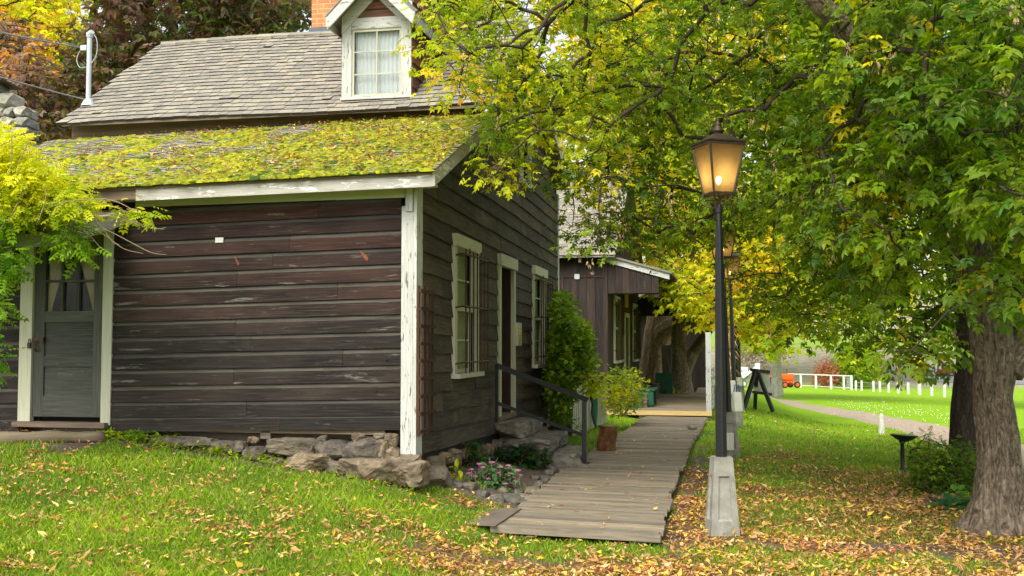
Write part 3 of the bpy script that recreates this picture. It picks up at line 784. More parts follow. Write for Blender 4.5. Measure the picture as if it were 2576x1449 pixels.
# --- side windows with iron bars
def side_window(ya, yb, zb, zt, name_seed):
    w = bpy.data.objects.new('window', None); col.objects.link(w); w.parent = house
    mb = MB(); t = .105
    mb.box(.0, .055, ya, ya + t, zb + .03, zt - .13, 2); mb.box(.0, .055, yb - t, yb, zb + .03, zt - .13, 2)
    mb.hexa([(0, ya - .02, zt - .13), (.085, ya - .02, zt - .13), (.085, yb + .02, zt - .14), (0, yb + .02, zt - .14), (0, ya - .02, zt + .01), (.085, ya - .02, zt + .01), (.085, yb + .02, zt), (0, yb + .02, zt)], 1)
    mb.box(.0, .12, ya - .03, yb + .03, zb - .02, zb + .03, 1)
    mb.build('frame', WCREAM, w)
    mb = MB(); a, b = ya + t, yb - t; zc = (zb + zt) / 2 - .03
    for p, q, x in ((zb + .03, zc + .02, -.02), (zc - .02, zt - .13, -.001)):
        x0 = x - .03
        mb.box(x0, x, a, a + .045, p, q, 2); mb.box(x0, x, b - .045, b, p, q, 2)
        mb.box(x0, x, a + .045, b - .045, p, p + .045, 1); mb.box(x0, x, a + .045, b - .045, q - .04, q, 1)
        mb.box(x0 + .008, x - .008, a + .045, b - .045, (p + q) / 2 - .01, (p + q) / 2 + .01, 1)
    mb.build('sash', WCREAM, w)
    mb = MB(); mb.box(-.066, -.060, a, b, zb + .03, zt - .13); mb.build('pane', GLASS, w)
    curtain(a, b, zb, zt - .13, .080, .012, 7, None, CURT, w, axis=1)
    mb = MB(); n = 7
    for k in range(n):
        y = ya + .10 + (yb - ya - .04) * k / (n - 1); z_ = zt - .19
        mb.tube([(.155, y, zb + .04), (.155, y, z_ + .03 + .02 * math.sin(k * 2))], .0085, 6)
    for z_ in (zb + .16, zc + .02, zt - .22):
        mb.tube([(.03, ya + .02, z_ - .02), (.14, ya + .03, z_), (.16, ya + .05, z_), (.16, yb + .07, z_), (.14, yb + .10, z_ - .005), (.03, yb + .10, z_ - .03)], .011, 6)
    mb.build('window_bars', DARKIRON, w)
side_window(y1a, y1b, z1b, z1t, 1); side_window(y2a, y2b, z2b, z2t, 2)
# attic window
mb = MB(); mb.box(0, .05, 5.4, 5.55, 4.2, 5.3, 2); mb.box(0, .05, 6.1, 6.25, 4.2, 5.3, 2); mb.box(0, .05, 5.35, 6.3, 5.3, 5.45, 1); mb.box(0, .08, 5.35, 6.3, 4.12, 4.2, 1); mb.box(-.03, .0, 5.55, 6.1, 4.74, 4.78, 1)
aw_ = mb.build('window', WWHITE, house); mb = MB(); mb.box(-.06, -.05, 5.5, 6.15, 4.2, 5.3); mb.build('pane', GLASS, aw_)
# --- side door opening
mb = MB(); t = .12
mb.box(.0, .052, yda, yda + t, zdb, zdt - .16, 2); mb.box(.0, .052, ydb - t, ydb, zdb, zdt - .16, 2)
mb.box(-.002, .080, yda - .03, ydb + .03, zdt - .16, zdt, 1)
mb.build('door_frame', WCREAM, house)
mb = MB(); mb.box(-.8, -.005, ydb - t - .02, ydb - t + .03, zdb, zdt - .1, 2); mb.build('open_door', WTREL, house)
mb = MB(); mb.box(-.5, .06, yda - .02, ydb + .02, zdb - .06, zdb, 1); mb.build('door_sill', WBARE, house)
# corner board at the rear and low cellar trim
yr = hs(1395, 600).y
mb = MB(); mb.box(.0, .035, YE - .06, YE + .05, hs(1400, 835).z, 4.45, 2)
a_, b_ = hs(1376, 850), hs(1399, 828)
mb.beam((.03, a_.y - .02, a_.z), (.03, YE + .02, b_.z), .07, .12)
mb.box(.0, .04, a_.y - .04, a_.y + .06, .3, a_.z, 2)
mb.build('corner_board', WWHITE, house)

# number tag on the front wall
p = hf(556.5, 605); mb = MB(); mb.box(p.x - .045, p.x + .045, -.046, -.036, p.z - .026, p.z + .026)
tg = mb.build('number_plate', plain('pale_tag', (.50, .56, .52), .7, c2=(.60, .58, .42), scale=30), None); tg.matrix_world = Matrix.Translation(loc2w(0, 0)) @ Matrix.Rotation(-A, 4, 'Z')
tag(tg, 'small pale blank tag nailed to the front clapboards', 'plate')
# notice plaque by the side door
p = hs(1295, 840); ya, yb = hs(1288.5, 840).y, hs(1300, 840).y; zt2, zb3 = hs(1294, 812).z, hs(1294, 870).z
pl = thing('notice_board', 'narrow cream plaque with yellow notice fixed beside the side door', 'sign', loc2w(0, 0), -A)
mb = MB(); mb.box(.03, .075, ya, yb, zb3, zt2); mb.build('backing_board', WCREAM, pl)
mb = MB(); mb.box(.075, .080, ya + .06, yb - .06, zb3 + .07, zt2 - .07); mb.build('notice', plain('yellow_notice', (.62, .47, .20), .7), pl)
mb = MB(); 
for k in range(13): z_ = zt2 - .19 - k * .024; mb.box(.0802, .0815, ya + .08, yb - .08, z_, z_ + .006)
mb.build('printed_lines', plain('brown_ink', (.12, .08, .03), .8), pl)

# trellis leaning on side wall
ta, tb = hs(1060, 900, .12).y, hs(1094, 900, .12).y; tz0, tz1 = hs(1075, 1092, .1).z, hs(1075, 722, .1).z
tr = thing('trellis', 'dark brown wooden lattice trellis standing against the side wall', 'trellis', loc2w(.08, 0), -A)
mb = MB()
for k in range(4): y = ta + (tb - ta) * k / 3; mb.box(.0, .022, y - .016, y + .016, tz0, tz1, 2)
mb.build('upright', WTREL, tr)
mb = MB(); n = 9
for k in range(n): z = tz0 + .03 + (tz1 - tz0 - .1) * k / (n - 1); mb.box(.023, .045, ta - .03, tb + .03, z, z + .035, 1)
mb.build('crossbar', WTREL, tr)
# ================================================================== GROUND
def zp(px, py, z):
    d = ray(px, py); k = (z - EYE.z) / d.z; return w2loc(EYE + d * k)
DZ = .12
Lp = [zp(*q, DZ) for q in ((1240, 1320), (1305, 1270), (1430, 1170), (1500, 1127), (1570, 1084), (1622, 1047))]
Rp = [zp(*q, DZ) for q in ((1660, 1345), (1690, 1238), (1735, 1125), (1763, 1078), (1783, 1043))]
def lerp_at(P, s): return float(np.interp(s, [p.y for p in P], [p.x for p in P]))
sL0, sL1, sR0, sR1 = Lp[0].y, Lp[-1].y, Rp[0].y, Rp[-1].y
print('WALK', [tuple(round(v, 2) for v in p) for p in Lp], [tuple(round(v, 2) for v in p) for p in Rp])

def nz2(a, b, k, o=0):
    return np.array([mnoise.noise(Vector((x * k + o, y * k, o))) for x, y in zip(np.ravel(a), np.ravel(b))]).reshape(np.shape(a))
def masks(u, s):
    """litter, bare dirt, gravel track for points in the house frame"""
    n1 = nz2(u, s, .9, 3.1); n2 = nz2(u, s, 2.7, 8.2); nn = n1 + .5 * n2
    d = lambda cu, cs, ru, rs: np.exp(-((u - cu) / ru) ** 2 - ((s - cs) / rs) ** 2)
    lit = .9 * d(1.9, -2.3, 1.4, .7) + .76 * d(4.5, .4, 2.0, 3.4) + .7 * d(4.4, 5.0, 1.7, 3.4) + .6 * d(2.9, -.3, .4, 3.5) + .12 * d(.2, -2.2, 1.6, 1.4) + .35 * d(4.6, -2.6, 3, 1.0) + .6 * d(5.2, 2.6, .8, 2) + .45 * d(5, 15, 2.4, 3) + .5 * d(.6, .1, .6, .5)
    lit = np.clip(lit * (1 - .5 * d(4.0, -.78, 1.6, .36)) + nn * .65 - .12, 0, 1)
    dirt = 1.1 * d(1.7, -2.05, 1.3, .35) + 1.15 * d(4.0, -.78, 1.6, .36) + .6 * d(4.4, -1.9, 1.4, .3) + .8 * d(5.2, -.9, .7, .7) + .9 * np.exp(-((u - 2.62) / .22) ** 2) * (s > -1.6) * (s < 8) + 1.1 * (u > -.0) * (u < 1.25) * (s > .35) * (s < 6.5)
    dirt = dirt + 1.0 * np.exp(-((s + .12) / .28) ** 2) * (u < 0) * (u > -6) + .9 * (u < -3.1) * np.exp(-((s + .7) / .55) ** 2)
    dirt = np.clip(dirt + nn * .5 - .15, 0, 1)
    # track: straight cart path crossing the field
    wv = .35 * np.sin(s * .12)
    cl = np.interp(s, TS, TU)
    hw = np.interp(s, [0, 20, 60], [1.05, 1.15, 1.3])
    trk = sstep(np.abs(u - cl - wv * .3), hw, hw * .75) * (s > 2)
    trk = np.clip(trk - .35 * np.clip(nn, 0, 1), 0, 1)
    return lit, dirt, trk
tp = [w2loc(ground_hit(px, py)) for px, py in ((2560, 1160), (2395, 1098), (2250, 1062), (2100, 1032), (1990, 1010), (1940, 998))]
print('TRACK', [tuple(round(v, 1) for v in p) for p in tp])
tp = sorted([(p.y, p.x) for p in tp]); 
TS = [2.0] + [a for a, b in tp] + [tp[-1][0] + 40]; TU = [tp[0][1] + (tp[0][0] - 2) * .35] + [b for a, b in tp] + [tp[-1][1] - 14]

def axis(lo, hi, fl, fh, step, grow=1.09):
    a = list(np.arange(fl, fh + 1e-6, step)); d = step; x = fh
    while x < hi: d *= grow; x += d; a.append(x)
    d = step; x = fl; pre = []
    while x > lo: d *= grow; x -= d; pre.append(x)
    return np.array(pre[::-1] + a)
gu = axis(-900, 1400, -6.5, 10, .11); gs = axis(-400, 2600, -6, 17, .11, 1.05)
GU, GS = np.meshgrid(gu, gs); Z = gz_loc(GU, GS)
lit, dirt, trk = masks(GU, GS)
X = C.x + GU * U.x + GS * S.x; Y = C.y + GU * U.y + GS * S.y
V = np.stack([X, Y, Z], -1).reshape(-1, 3); nu, ns = len(gu), len(gs)
idx = np.arange(nu * ns).reshape(ns, nu)
Fc = np.stack([idx[:-1, :-1], idx[:-1, 1:], idx[1:, 1:], idx[1:, :-1]], -1).reshape(-1, 4)
k = NT('ground', .95); k.b.inputs['Specular IOR Level'].default_value = .1
v = k.obj(); mk = k.attr('Msk').outputs['Color']; sp = k.n('ShaderNodeSeparateColor', i_0=mk)
mL, mD, mT = sp.outputs[0], sp.outputs[1], sp.outputs[2]
n = k.noise(v, 1.3, 8, .65); nf = k.noise(v, 22, 6, .7); nm = k.noise(v, 5, 8, .7)
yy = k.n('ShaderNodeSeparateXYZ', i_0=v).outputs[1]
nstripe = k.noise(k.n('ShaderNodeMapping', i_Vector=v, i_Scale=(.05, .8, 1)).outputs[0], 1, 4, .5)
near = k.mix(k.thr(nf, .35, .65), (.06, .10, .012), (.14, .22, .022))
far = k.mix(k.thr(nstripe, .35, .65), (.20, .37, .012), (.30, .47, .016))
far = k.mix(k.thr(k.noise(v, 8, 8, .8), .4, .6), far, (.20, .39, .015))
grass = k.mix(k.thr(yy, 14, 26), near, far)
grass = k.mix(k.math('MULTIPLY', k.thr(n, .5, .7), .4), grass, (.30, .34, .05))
vor = k.n('ShaderNodeTexVoronoi', i_Vector=v, i_Scale=24.0)
lc = k.ramp(vor.outputs[1], [(0, (.38, .17, .05)), (.35, (.24, .12, .04)), (.6, (.48, .27, .07)), (.85, (.42, .21, .09)), (1, (.55, .38, .07))])
lc = k.mix(k.thr(vor.outputs[0], .25, .6), lc, (.11, .065, .03))
soil = k.ramp(nm, [(.3, (.085, .065, .048)), (.6, (.17, .135, .105)), (.8, (.24, .20, .16))])
trc = k.ramp(nm, [(.3, (.32, .25, .18)), (.7, (.50, .42, .34))])
def edge(m, lo, hi): return k.thr(k.math('ADD', m, k.math('MULTIPLY', k.math('SUBTRACT', nm, .5), .9)), lo, hi)
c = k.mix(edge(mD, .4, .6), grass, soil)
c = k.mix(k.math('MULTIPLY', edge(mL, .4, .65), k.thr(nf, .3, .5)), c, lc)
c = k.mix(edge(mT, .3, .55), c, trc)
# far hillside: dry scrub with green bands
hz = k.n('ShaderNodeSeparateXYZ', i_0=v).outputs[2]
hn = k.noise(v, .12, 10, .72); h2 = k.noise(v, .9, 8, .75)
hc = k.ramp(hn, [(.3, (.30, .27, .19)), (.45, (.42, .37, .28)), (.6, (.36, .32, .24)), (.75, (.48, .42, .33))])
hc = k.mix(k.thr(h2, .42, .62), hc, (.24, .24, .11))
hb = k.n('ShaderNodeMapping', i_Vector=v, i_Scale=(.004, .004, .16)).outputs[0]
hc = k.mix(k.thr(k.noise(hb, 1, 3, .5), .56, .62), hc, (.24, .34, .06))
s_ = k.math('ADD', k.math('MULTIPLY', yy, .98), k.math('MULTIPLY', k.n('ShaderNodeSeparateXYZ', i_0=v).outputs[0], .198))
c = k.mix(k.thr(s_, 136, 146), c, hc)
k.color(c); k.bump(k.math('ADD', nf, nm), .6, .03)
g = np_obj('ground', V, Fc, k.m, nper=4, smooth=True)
a = g.data.attributes.new('Msk', 'FLOAT_COLOR', 'POINT')
a.data.foreach_set('color', np.stack([lit, dirt, trk, np.ones_like(lit)], -1).astype(np.float32).ravel())
tag(g, kind='structure')

# ================================================================== SCATTER: grass, fallen leaves
def blocked(u, s, grow=0.0):
    """house, boardwalk, bed, stones"""
    b = (u < 0 + grow) & (u > -6) & (s > -.03) & (s < 9.3)
    ul = np.interp(s, [p.y for p in Lp], [p.x for p in Lp]); ur = np.interp(s, [p.y for p in Rp], [p.x for p in Rp])
    tt = (u - 1.1) / 1.5; s0 = sL0 + (sR0 - sL0) * tt
    b |= (u > ul - .03) & (u < ur + .02) & (s > s0 - .03) & (s < 14.3)
    b |= (u > -.1) & (u < 2.7) & (s > 14.2) & (s < 30)
    return b
def sample(n, Y0, Y1, g, xl=-.52, xr=.52, pw=1.0):
    t = g.random(n); Y = (Y0 ** (1 - pw) * (1 - t) + Y1 ** (1 - pw) * t) ** (1 / (1 - pw)) if pw != 1 else Y0 * (Y1 / Y0) ** t
    X = (xl + (xr - xl) * g.random(n)) * Y
    dx = X - C.x; dy = Y - C.y
    return X, Y, dx * U.x + dy * U.y, dx * S.x + dy * S.y
g = np.random.default_rng(11)
def grass_blades(n, Y0, Y1, hgt, wid, seed, pw=1.0):
    g = np.random.default_rng(seed); X, Y, u, s = sample(n, Y0, Y1, g, pw=pw)
    lit, dirt, trk = masks(u, s)
    keep = ~blocked(u, s, .12) & (g.random(n) > np.clip(dirt * 1.25, 0, 1)) & (g.random(n) > lit * .75) & (trk < .25) & (s < 30)
    X, Y, u, s, lit = X[keep], Y[keep], u[keep], s[keep], lit[keep]; m = len(X)
    Zg = gz_loc(u, s); h = hgt * g.uniform(.45, 1.35, m) * (1 - .35 * lit); a = g.uniform(0, 6.28, m); w = wid * g.uniform(.7, 1.4, m)
    patch = nz2(u, s, 1.1, 5) ; h = h * (1 + .5 * patch)
    ln = g.uniform(.1, .9, m) * h; b = g.uniform(0, 6.28, m)
    V = np.empty((m, 4, 3)); ca, sa = np.cos(a) * w / 2, np.sin(a) * w / 2
    V[:, 0] = np.stack([X - ca, Y - sa, Zg - .005], 1); V[:, 1] = np.stack([X + ca, Y + sa, Zg - .005], 1)
    V[:, 2] = np.stack([X + ca * .7 + np.cos(b) * ln * .35, Y + sa * .7 + np.sin(b) * ln * .35, Zg + h * .6], 1)
    V[:, 3] = np.stack([X + np.cos(b) * ln, Y + np.sin(b) * ln, Zg + h], 1)
    base = np.arange(m)[:, None] * 4; F_ = np.concatenate([base + [0, 1, 2], base + [0, 2, 3]], 1).reshape(-1, 3)
    t = np.clip(g.normal(.5, .25, m) + patch * .5, 0, 1)[:, None]
    c = np.array([.085, .195, .010]) * (1 - t) + np.array([.35, .50, .020]) * t
    dry = g.random(m) < .07; c[dry] = [.42, .38, .14]
    return V.reshape(-1, 3), F_, np.repeat(c, 2, 0)
parts = [grass_blades(260000, 5.6, 14, .048, .0055, 1, 1.4), grass_blades(110000, 13, 30, .055, .012, 2, 1.0)]
o = 0; Vs = []; Fs = []; Cs = []
for v_, f_, c_ in parts: Vs.append(v_); Fs.append(f_ + o); Cs.append(c_); o += len(v_)
gr = np_obj('grass', np.concatenate(Vs), np.concatenate(Fs), GRASSM, None, np.concatenate(Cs), 3)
tag(gr, 'short green lawn grass between the fallen leaves', 'grass', kind='stuff')

PAL = np.array([(.62, .30, .10), (.74, .46, .10), (.50, .22, .08), (.68, .48, .19), (.70, .38, .17), (.80, .56, .05), (.58, .29, .12), (.36, .16, .07), (.85, .70, .22), (.55, .12, .05)])
PW = np.array([.17, .12, .12, .14, .13, .12, .10, .05, .04, .01]); PW = PW / PW.sum()
def leaf_litter(X, Y, Zg, size, g, nrmtilt=.35, normal=None):
    m = len(X); L = .76 * size * np.clip(g.lognormal(0, .38, m), .35, 2.2); W = L * g.uniform(.22, .55, m); a = g.uniform(0, 6.28, m)
    d = np.stack([np.cos(a), np.sin(a), g.normal(0, nrmtilt, m)], 1); d /= np.linalg.norm(d, axis=1)[:, None]
    up = np.stack([g.normal(0, nrmtilt, m), g.normal(0, nrmtilt, m), np.ones(m)], 1)
    x = np.cross(d, up); x /= np.linalg.norm(x, axis=1)[:, None]; n = np.cross(x, d)
    P = np.stack([X, Y, Zg], 1); curl = g.normal(.0, .22, m); fold = g.uniform(.05, .45, m) * W
    def pt(t, w, h): return P + d * (L * t)[:, None] + x * (W * w)[:, None] + n * (np.asarray(h))[:, None]
    z = L * curl
    V = np.stack([pt(-.5, 0, z * .5 + .004), pt(-.1, .5, fold), pt(.55, 0, z + .004), pt(-.1, -.5, fold), pt(.05, 0, .002 + 0 * z)], 1)
    base = np.arange(m)[:, None] * 5; F_ = np.concatenate([base + [0, 4, 1], base + [1, 4, 2], base + [2, 4, 3], base + [3, 4, 0]], 1).reshape(-1, 3)
    c = PAL[g.choice(len(PAL), m, p=PW)] * g.uniform(.65, 1.15, (m, 1)); c = np.clip(c + g.normal(0, .02, c.shape), .02, 1)
    return V.reshape(-1, 3), F_, np.repeat(c, 4, 0)
def litter_all():
    g = np.random.default_rng(5); out = []
    for n, Y0, Y1, sz in ((66000, 5.4, 12, .060), (55000, 11, 30, .066)):
        X, Y, u, s = sample(n, Y0, Y1, g, pw=1.2); lit, dirt, trk = masks(u, s)
        left = np.interp(u, [-6, -3, -1, 1], [.26, .30, .42, .5]) * np.interp(s, [-5, -2, -.6, 0], [1.25, 1, .45, .25])
        left = left * (1 + 1.2 * nz2(u, s, 1.6, 1)) * (s < 0)
        right = np.interp(s, [0, 8, 14, 24], [.28, .14, .06, .05]) * (u > 2.6)
        cl_ = np.clip(nz2(u, s, 6, 2) * 2.2 + nz2(u, s, 2.2, 7) * 1.6 + 1, .12, 2.3)
        dens = (np.maximum(lit * .85, .05) + np.clip(left, 0, 1) * .85 + right * .5) * cl_
        keep = ~blocked(u, s, .05) & (g.random(n) < dens * .8) & (s < 26)
        keep &= ~((u > 0) & (u < 1.3) & (s > 0) & (s < 6) & (g.random(n) > .85))
        X, Y, u, s = X[keep], Y[keep], u[keep], s[keep]
        out.append(leaf_litter(X, Y, gz_loc(u, s) + g.uniform(.004, .045, len(X)), sz, g))
    # on the boardwalk, sparse
    n = 190; s = g.uniform(-1.1, 12, n); u = g.uniform(1.15, 2.55, n); p = np.array([loc2w(a, b)[:] for a, b in zip(u, s)])
    out.append(leaf_litter(p[:, 0], p[:, 1], np.full(n, DZ + .006), .06, g, .15))
    return out
def merge(out):
    o = 0; Vs = []; Fs = []; Cs = []
    for v_, f_, c_ in out: Vs.append(v_); Fs.append(f_ + o); Cs.append(c_); o += len(v_)
    return np.concatenate(Vs), np.concatenate(Fs), np.concatenate(Cs)
v_, f_, c_ = merge(litter_all())
tag(np_obj('fallen_leaves', v_, f_, DRY, None, c_, 3), 'orange, tan and yellow fallen leaves scattered over lawn and path', 'leaves', kind='stuff')
# leaves lying on the mossy roof
g = np.random.default_rng(6); n = 15000; x = g.uniform(XL, XR, n); y = g.uniform(-.34, 2.5, n)
fx = (x - XL) / (XR - XL); fy = (y + .34) / 2.84
nzv = nz2(x, y, 2.1, 4)
k_ = g.random(n) < np.clip(.03 + .55 * fx ** 1.2 + nzv * .45, 0, .9) * .62; x, y = x[k_], y[k_]
p = np.array([loc2w(a, b)[:] for a, b in zip(x, y)])
v_, f_, c_ = leaf_litter(p[:, 0], p[:, 1], zlt(y) + .022 + SAG * .8 * x, .062, g, .3)
v_[:, 2] += 0
tag(np_obj('roof_leaves', v_, f_, DRY, None, c_, 3), 'fallen yellow and tan leaves lying on the mossy lean-to roof', 'leaves', kind='stuff')
# daisies in the far field
g = np.random.default_rng(8); n = 260; px = g.uniform(2080, 2400, n) - (g.random(n) < .12) * 200; py = 1012 + (px - 2080) * .115 + g.normal(0, 11, n)
P = [ground_hit(a, b) for a, b in zip(px, py)]
mb = MB()
for p in P:
    r = .017 * rnd.uniform(.5, 1.2) ; h = .05
    mb.add([p + Vector((math.cos(a) * r, math.sin(a) * r, h)) for a in [k * 1.256 for k in range(5)]] + [p + Vector((0, 0, h + .03))], [(0, 1, 5), (1, 2, 5), (2, 3, 5), (3, 4, 5), (4, 0, 5), (4, 3, 2, 1, 0)])
tag(mb.build('daisies', plain('white_petals', (.8, .8, .72), .7)), 'tiny white daisies dotted over the far bright lawn', 'flowers', kind='stuff')

# ================================================================== BOARDWALK
mb = MB(); N = int((Lp[-1].y - Lp[0].y) / .148); rr = random.Random(3)
def planks(mb, n, fl, fr, z, jit=.03):
    for i in range(n):
        a, b = i / n, (i + 1) / n; g_ = .06 / n * rr.uniform(.4, 1.6)
        sl, sl2 = fl(a + g_ / 1), fl(b - g_ / 1); sr, sr2 = fr(a + g_), fr(b - g_)
        jl, jr = rr.uniform(-jit, jit), rr.uniform(-jit, jit); dz = rr.uniform(-.006, .006); dz2 = rr.uniform(-.006, .006)
        p = [loc2w(sl[0] + jl, sl[1], z - .04), loc2w(sr[0] + jr, sr[1], z - .04), loc2w(sr2[0] + jr, sr2[1], z - .04), loc2w(sl2[0] + jl, sl2[1], z - .04),
             loc2w(sl[0] + jl, sl[1], z + dz), loc2w(sr[0] + jr, sr[1], z + dz2), loc2w(sr2[0] + jr, sr2[1], z + dz2), loc2w(sl2[0] + jl, sl2[1], z + dz)]
        mb.hexa(p, 0)
def fl(t): s = sL0 + (sL1 - sL0) * t; return (lerp_at(Lp, s), s)
def fr_(t): s = sR0 + (sL1 - sR0) * t; return (lerp_at(Rp, s), s)
planks(mb, N, fl, fr_, DZ)
a_, b_ = fl(0), fr_(0); mb.beam(loc2w(a_[0] - .01, a_[1] - .022, DZ - .028), loc2w(b_[0] + .01, b_[1] - .022, DZ - .028), .045, .062)
for t0, f in ((.12, 0), (.5, 0), (.88, 0)):   # stringers
    pts = []
    for t in (0.004, .3, .6, .98):
        a, b = fl(t), fr_(t); pts.append(loc2w(a[0] + (b[0] - a[0]) * t0, a[1] + (b[1] - a[1]) * t0, DZ - .085))
    for a, b in zip(pts[:-1], pts[1:]): mb.beam(a, b, .09, .085)
tag(mb.build('boardwalk', WDECK), 'long weathered grey plank boardwalk leading past the house', 'boardwalk', kind='structure')
# second deck
mb = MB(); Z2 = .20
e0 = 14.25
def f2l(t): return (-.35, e0 + 9.6 * t)
def f2r(t): return (2.66, e0 + 9.6 * t)
planks(mb, 68, f2l, f2r, Z2, .01)
planks(mb, 46, lambda t: (2.0, e0 + 9.6 + 7 * t), lambda t: (3.1, e0 + 9.6 + 7 * t), Z2 - .02, .02)
for u_ in (-.3, 1.1, 2.6): mb.beam(loc2w(u_, e0, Z2 - .11), loc2w(u_, e0 + 9.6, Z2 - .11), .1, .14)
tag(mb.build('porch_deck', WDECK), 'plank deck under the porch of the second building', 'deck', kind='structure')
mb = MB(); mb.beam(loc2w(-.4, e0 - .03, Z2 - .04), loc2w(2.68, e0 - .03, Z2 - .04), .05, .10)
tag(mb.build('deck_edge_board', wood('fresh_board', [(.45, .30, .15), (.60, .42, .22), (.70, .52, .30)], var=.2)), 'fresh pale edge board along the front of the far deck', 'board')

# metal ramp plate
q = [(1118, 1302, .05), (1188, 1277, .06), (1312, 1278, .138), (1246, 1322, .136), (1140, 1317, .05)]
pts = [loc2w(*zp(a, b, z)) for a, b, z in q]
mb = MB(); n_ = len(pts); mb.add(pts + [p - Vector((0, 0, .008)) for p in pts], [tuple(range(n_))[::-1], tuple(n_ + i for i in range(n_))] + [(i, (i + 1) % n_, n_ + (i + 1) % n_, n_ + i) for i in range(n_)])
k = NT('tread_plate', .6); w_ = k.n('ShaderNodeTexChecker', i_Vector=k.n('ShaderNodeMapping', i_Vector=k.obj(), i_Rotation=(0, 0, .6)).outputs[0], i_Scale=60.0)
nn_ = k.noise(k.obj(), 5, 8, .7); k.color(k.ramp(nn_, [(.3, (.13, .10, .075)), (.7, (.23, .19, .15))])); k.bump(w_.outputs[1], .5, .003)
tag(mb.build('ramp_plate', k.m), 'brown ribbed metal ramp plate bridging lawn and boardwalk', 'ramp')

# stone steps at side door
st = thing('stone_steps', 'rough grey stone steps rising from the boardwalk to the side door', 'steps', loc2w(0, 0), -A)
def prism(mb, px0, px1, py0, py1, x0, x1, seed):
    pass
yc = (yda + ydb) / 2; ztop_ = zdb - .07
def step(us, ys, zs_, seed):
    mb = MB(); rr = random.Random(seed)
    for (ua, ub, ya, yb, z0, z1) in us:
        rock(mb, ((ua + ub) / 2, (ya + yb) / 2, (z0 + z1) / 2), ((ub - ua) / 2 * 1.04, (yb - ya) / 2 * 1.04, (z1 - z0) / 2 * 1.02), seed + int(ua * 100), 4, 0, 7, .95, 0, .08); seed += 1
    mb.build('step', STONEG, st)
wd = .72
h4 = ztop_
step([(.02, .42, yc - wd, yc + .1, h4 - .22, h4), (.02, .42, yc + .05, yc + wd, h4 - .20, h4 - .01)], 0, 0, 301)
step([(.03, .75, yc - wd - .05, yc + .2, h4 - .42, h4 - .20), (.1, .78, yc + .15, yc + wd, h4 - .42, h4 - .2)], 0, 0, 311)
step([(.45, 1.05, yc - wd - .1, yc - .05, h4 - .62, h4 - .41), (.5, 1.08, yc - .1, yc + wd - .1, h4 - .60, h4 - .40)], 0, 0, 321)
step([(.7, 1.32, yc - wd - .35, yc - .2, h4 - .84, h4 - .62), (.75, 1.30, yc - .2, yc + wd - .3, h4 - .84, h4 - .62)], 0, 0, 331)
mb = MB()
for i in range(26): rock(mb, (rnd.uniform(.05, 1.1), yc - wd - rnd.uniform(-.02, .12), rnd.uniform(.05, h4 - .45)), (rnd.uniform(.1, .2), .1, rnd.uniform(.06, .12)), 400 + i, 3, 0, 8, .7)
mb.box(.0, .7, yc - wd + .1, yc + wd - .1, .0, h4 - .25)
mb.build('rubble', STONEG, st)
print('STEP top', ztop_, yc)

# handrail
p0 = zp(1470, 1165, DZ); q0 = hs(1250, 920, .10); q1 = hs(1250, 1040, .10)
hr = thing('handrail', 'black metal handrail sloping down from the side door to the boardwalk', 'railing', loc2w(0, 0), -A)
yh = p0.y; ptop = loc2w(p0.x, p0.y, 0); Yp = ptop.y
ztp = hf(1478, 1006, p0.y).z; 
a = Vector((q0.x + .0, q0.y, q0.z)); b = Vector((p0.x + .04, p0.y, ztp))
mb = MB(); mb.beam(a, b, .05, .065); mb.build('top_rail', BLACK, hr)
lo = hs(1250, 1014, .10); l2 = hf(1470, 1096, p0.y)
mb = MB(); mb.beam((lo.x, lo.y, lo.z), (p0.x, p0.y, l2.z), .035, .045); mb.build('lower_rail', BLACK, hr)
mb = MB(); mb.box(p0.x - .03, p0.x + .03, p0.y - .03, p0.y + .03, DZ, b.z - .02, 2); mb.box(p0.x - .07, p0.x + .07, p0.y - .05, p0.y + .05, DZ + .002, DZ + .014); mb.build('post', BLACK, hr)
mb = MB(); mb.box(a.x - .02, a.x + .02, a.y - .022, a.y + .022, q1.z - .12, a.z + .02, 2); mb.build('post', BLACK, hr)

# tree stump seat on the boardwalk edge
def stump(px, py, z, r, h, label, group=None, tilt=.03, name='stump'):
    p = zp(px, py, z); o = thing(name, label, 'stump', loc2w(p.x, p.y, z), 0, group)
    mb = MB(); n = 28
    mb.tube([(0, 0, 0), (0, 0, h * .3), (tilt, 0, h * .7), (tilt * 1.2, 0, h)], [r * 1.04, r, r * .97, r * .95], n, False, rf=lambda i, k, p: 1 + .04 * mnoise.noise(Vector((k * .45, i * .9, px))) + .02 * math.sin(k * 1.9)); 
    mb.build('bark', BARKS, o)
    mb = MB(); mb.lathe([(r * .93, h - .02), (r * .93, h + .0)], (tilt * 1.2, 0, 0), n); mb.build('cut_top', WCUT, o)
    return o
BARKS = stone('stump_bark', [(.3, (.05, .028, .015)), (.5, (.12, .065, .035)), (.75, (.22, .13, .07))], 14, 1.0)
WCUT = plain('cut_wood', (.30, .20, .11), .9, c2=(.17, .11, .06), scale=14, bump=.3)
stump(1525, 1132, DZ, .14, .36, 'short brown log stump standing on the boardwalk edge by the handrail')
# metal bowl
p = zp(1742, 1080, DZ); bw = MB(); bw.lathe([(.06, .0), (.085, .01), (.105, .06), (.112, .062), (.10, .055), (.08, .012), (.0, .010)], (0, 0, 0), 24)
tag(bw.build('water_bowl', plain('dull_steel', (.42, .40, .36), .4, metal=.6, c2=(.3, .28, .24)), loc=loc2w(p.x, p.y, DZ + .003), smooth=True), 'small dull metal water bowl standing on the boardwalk', 'bowl')

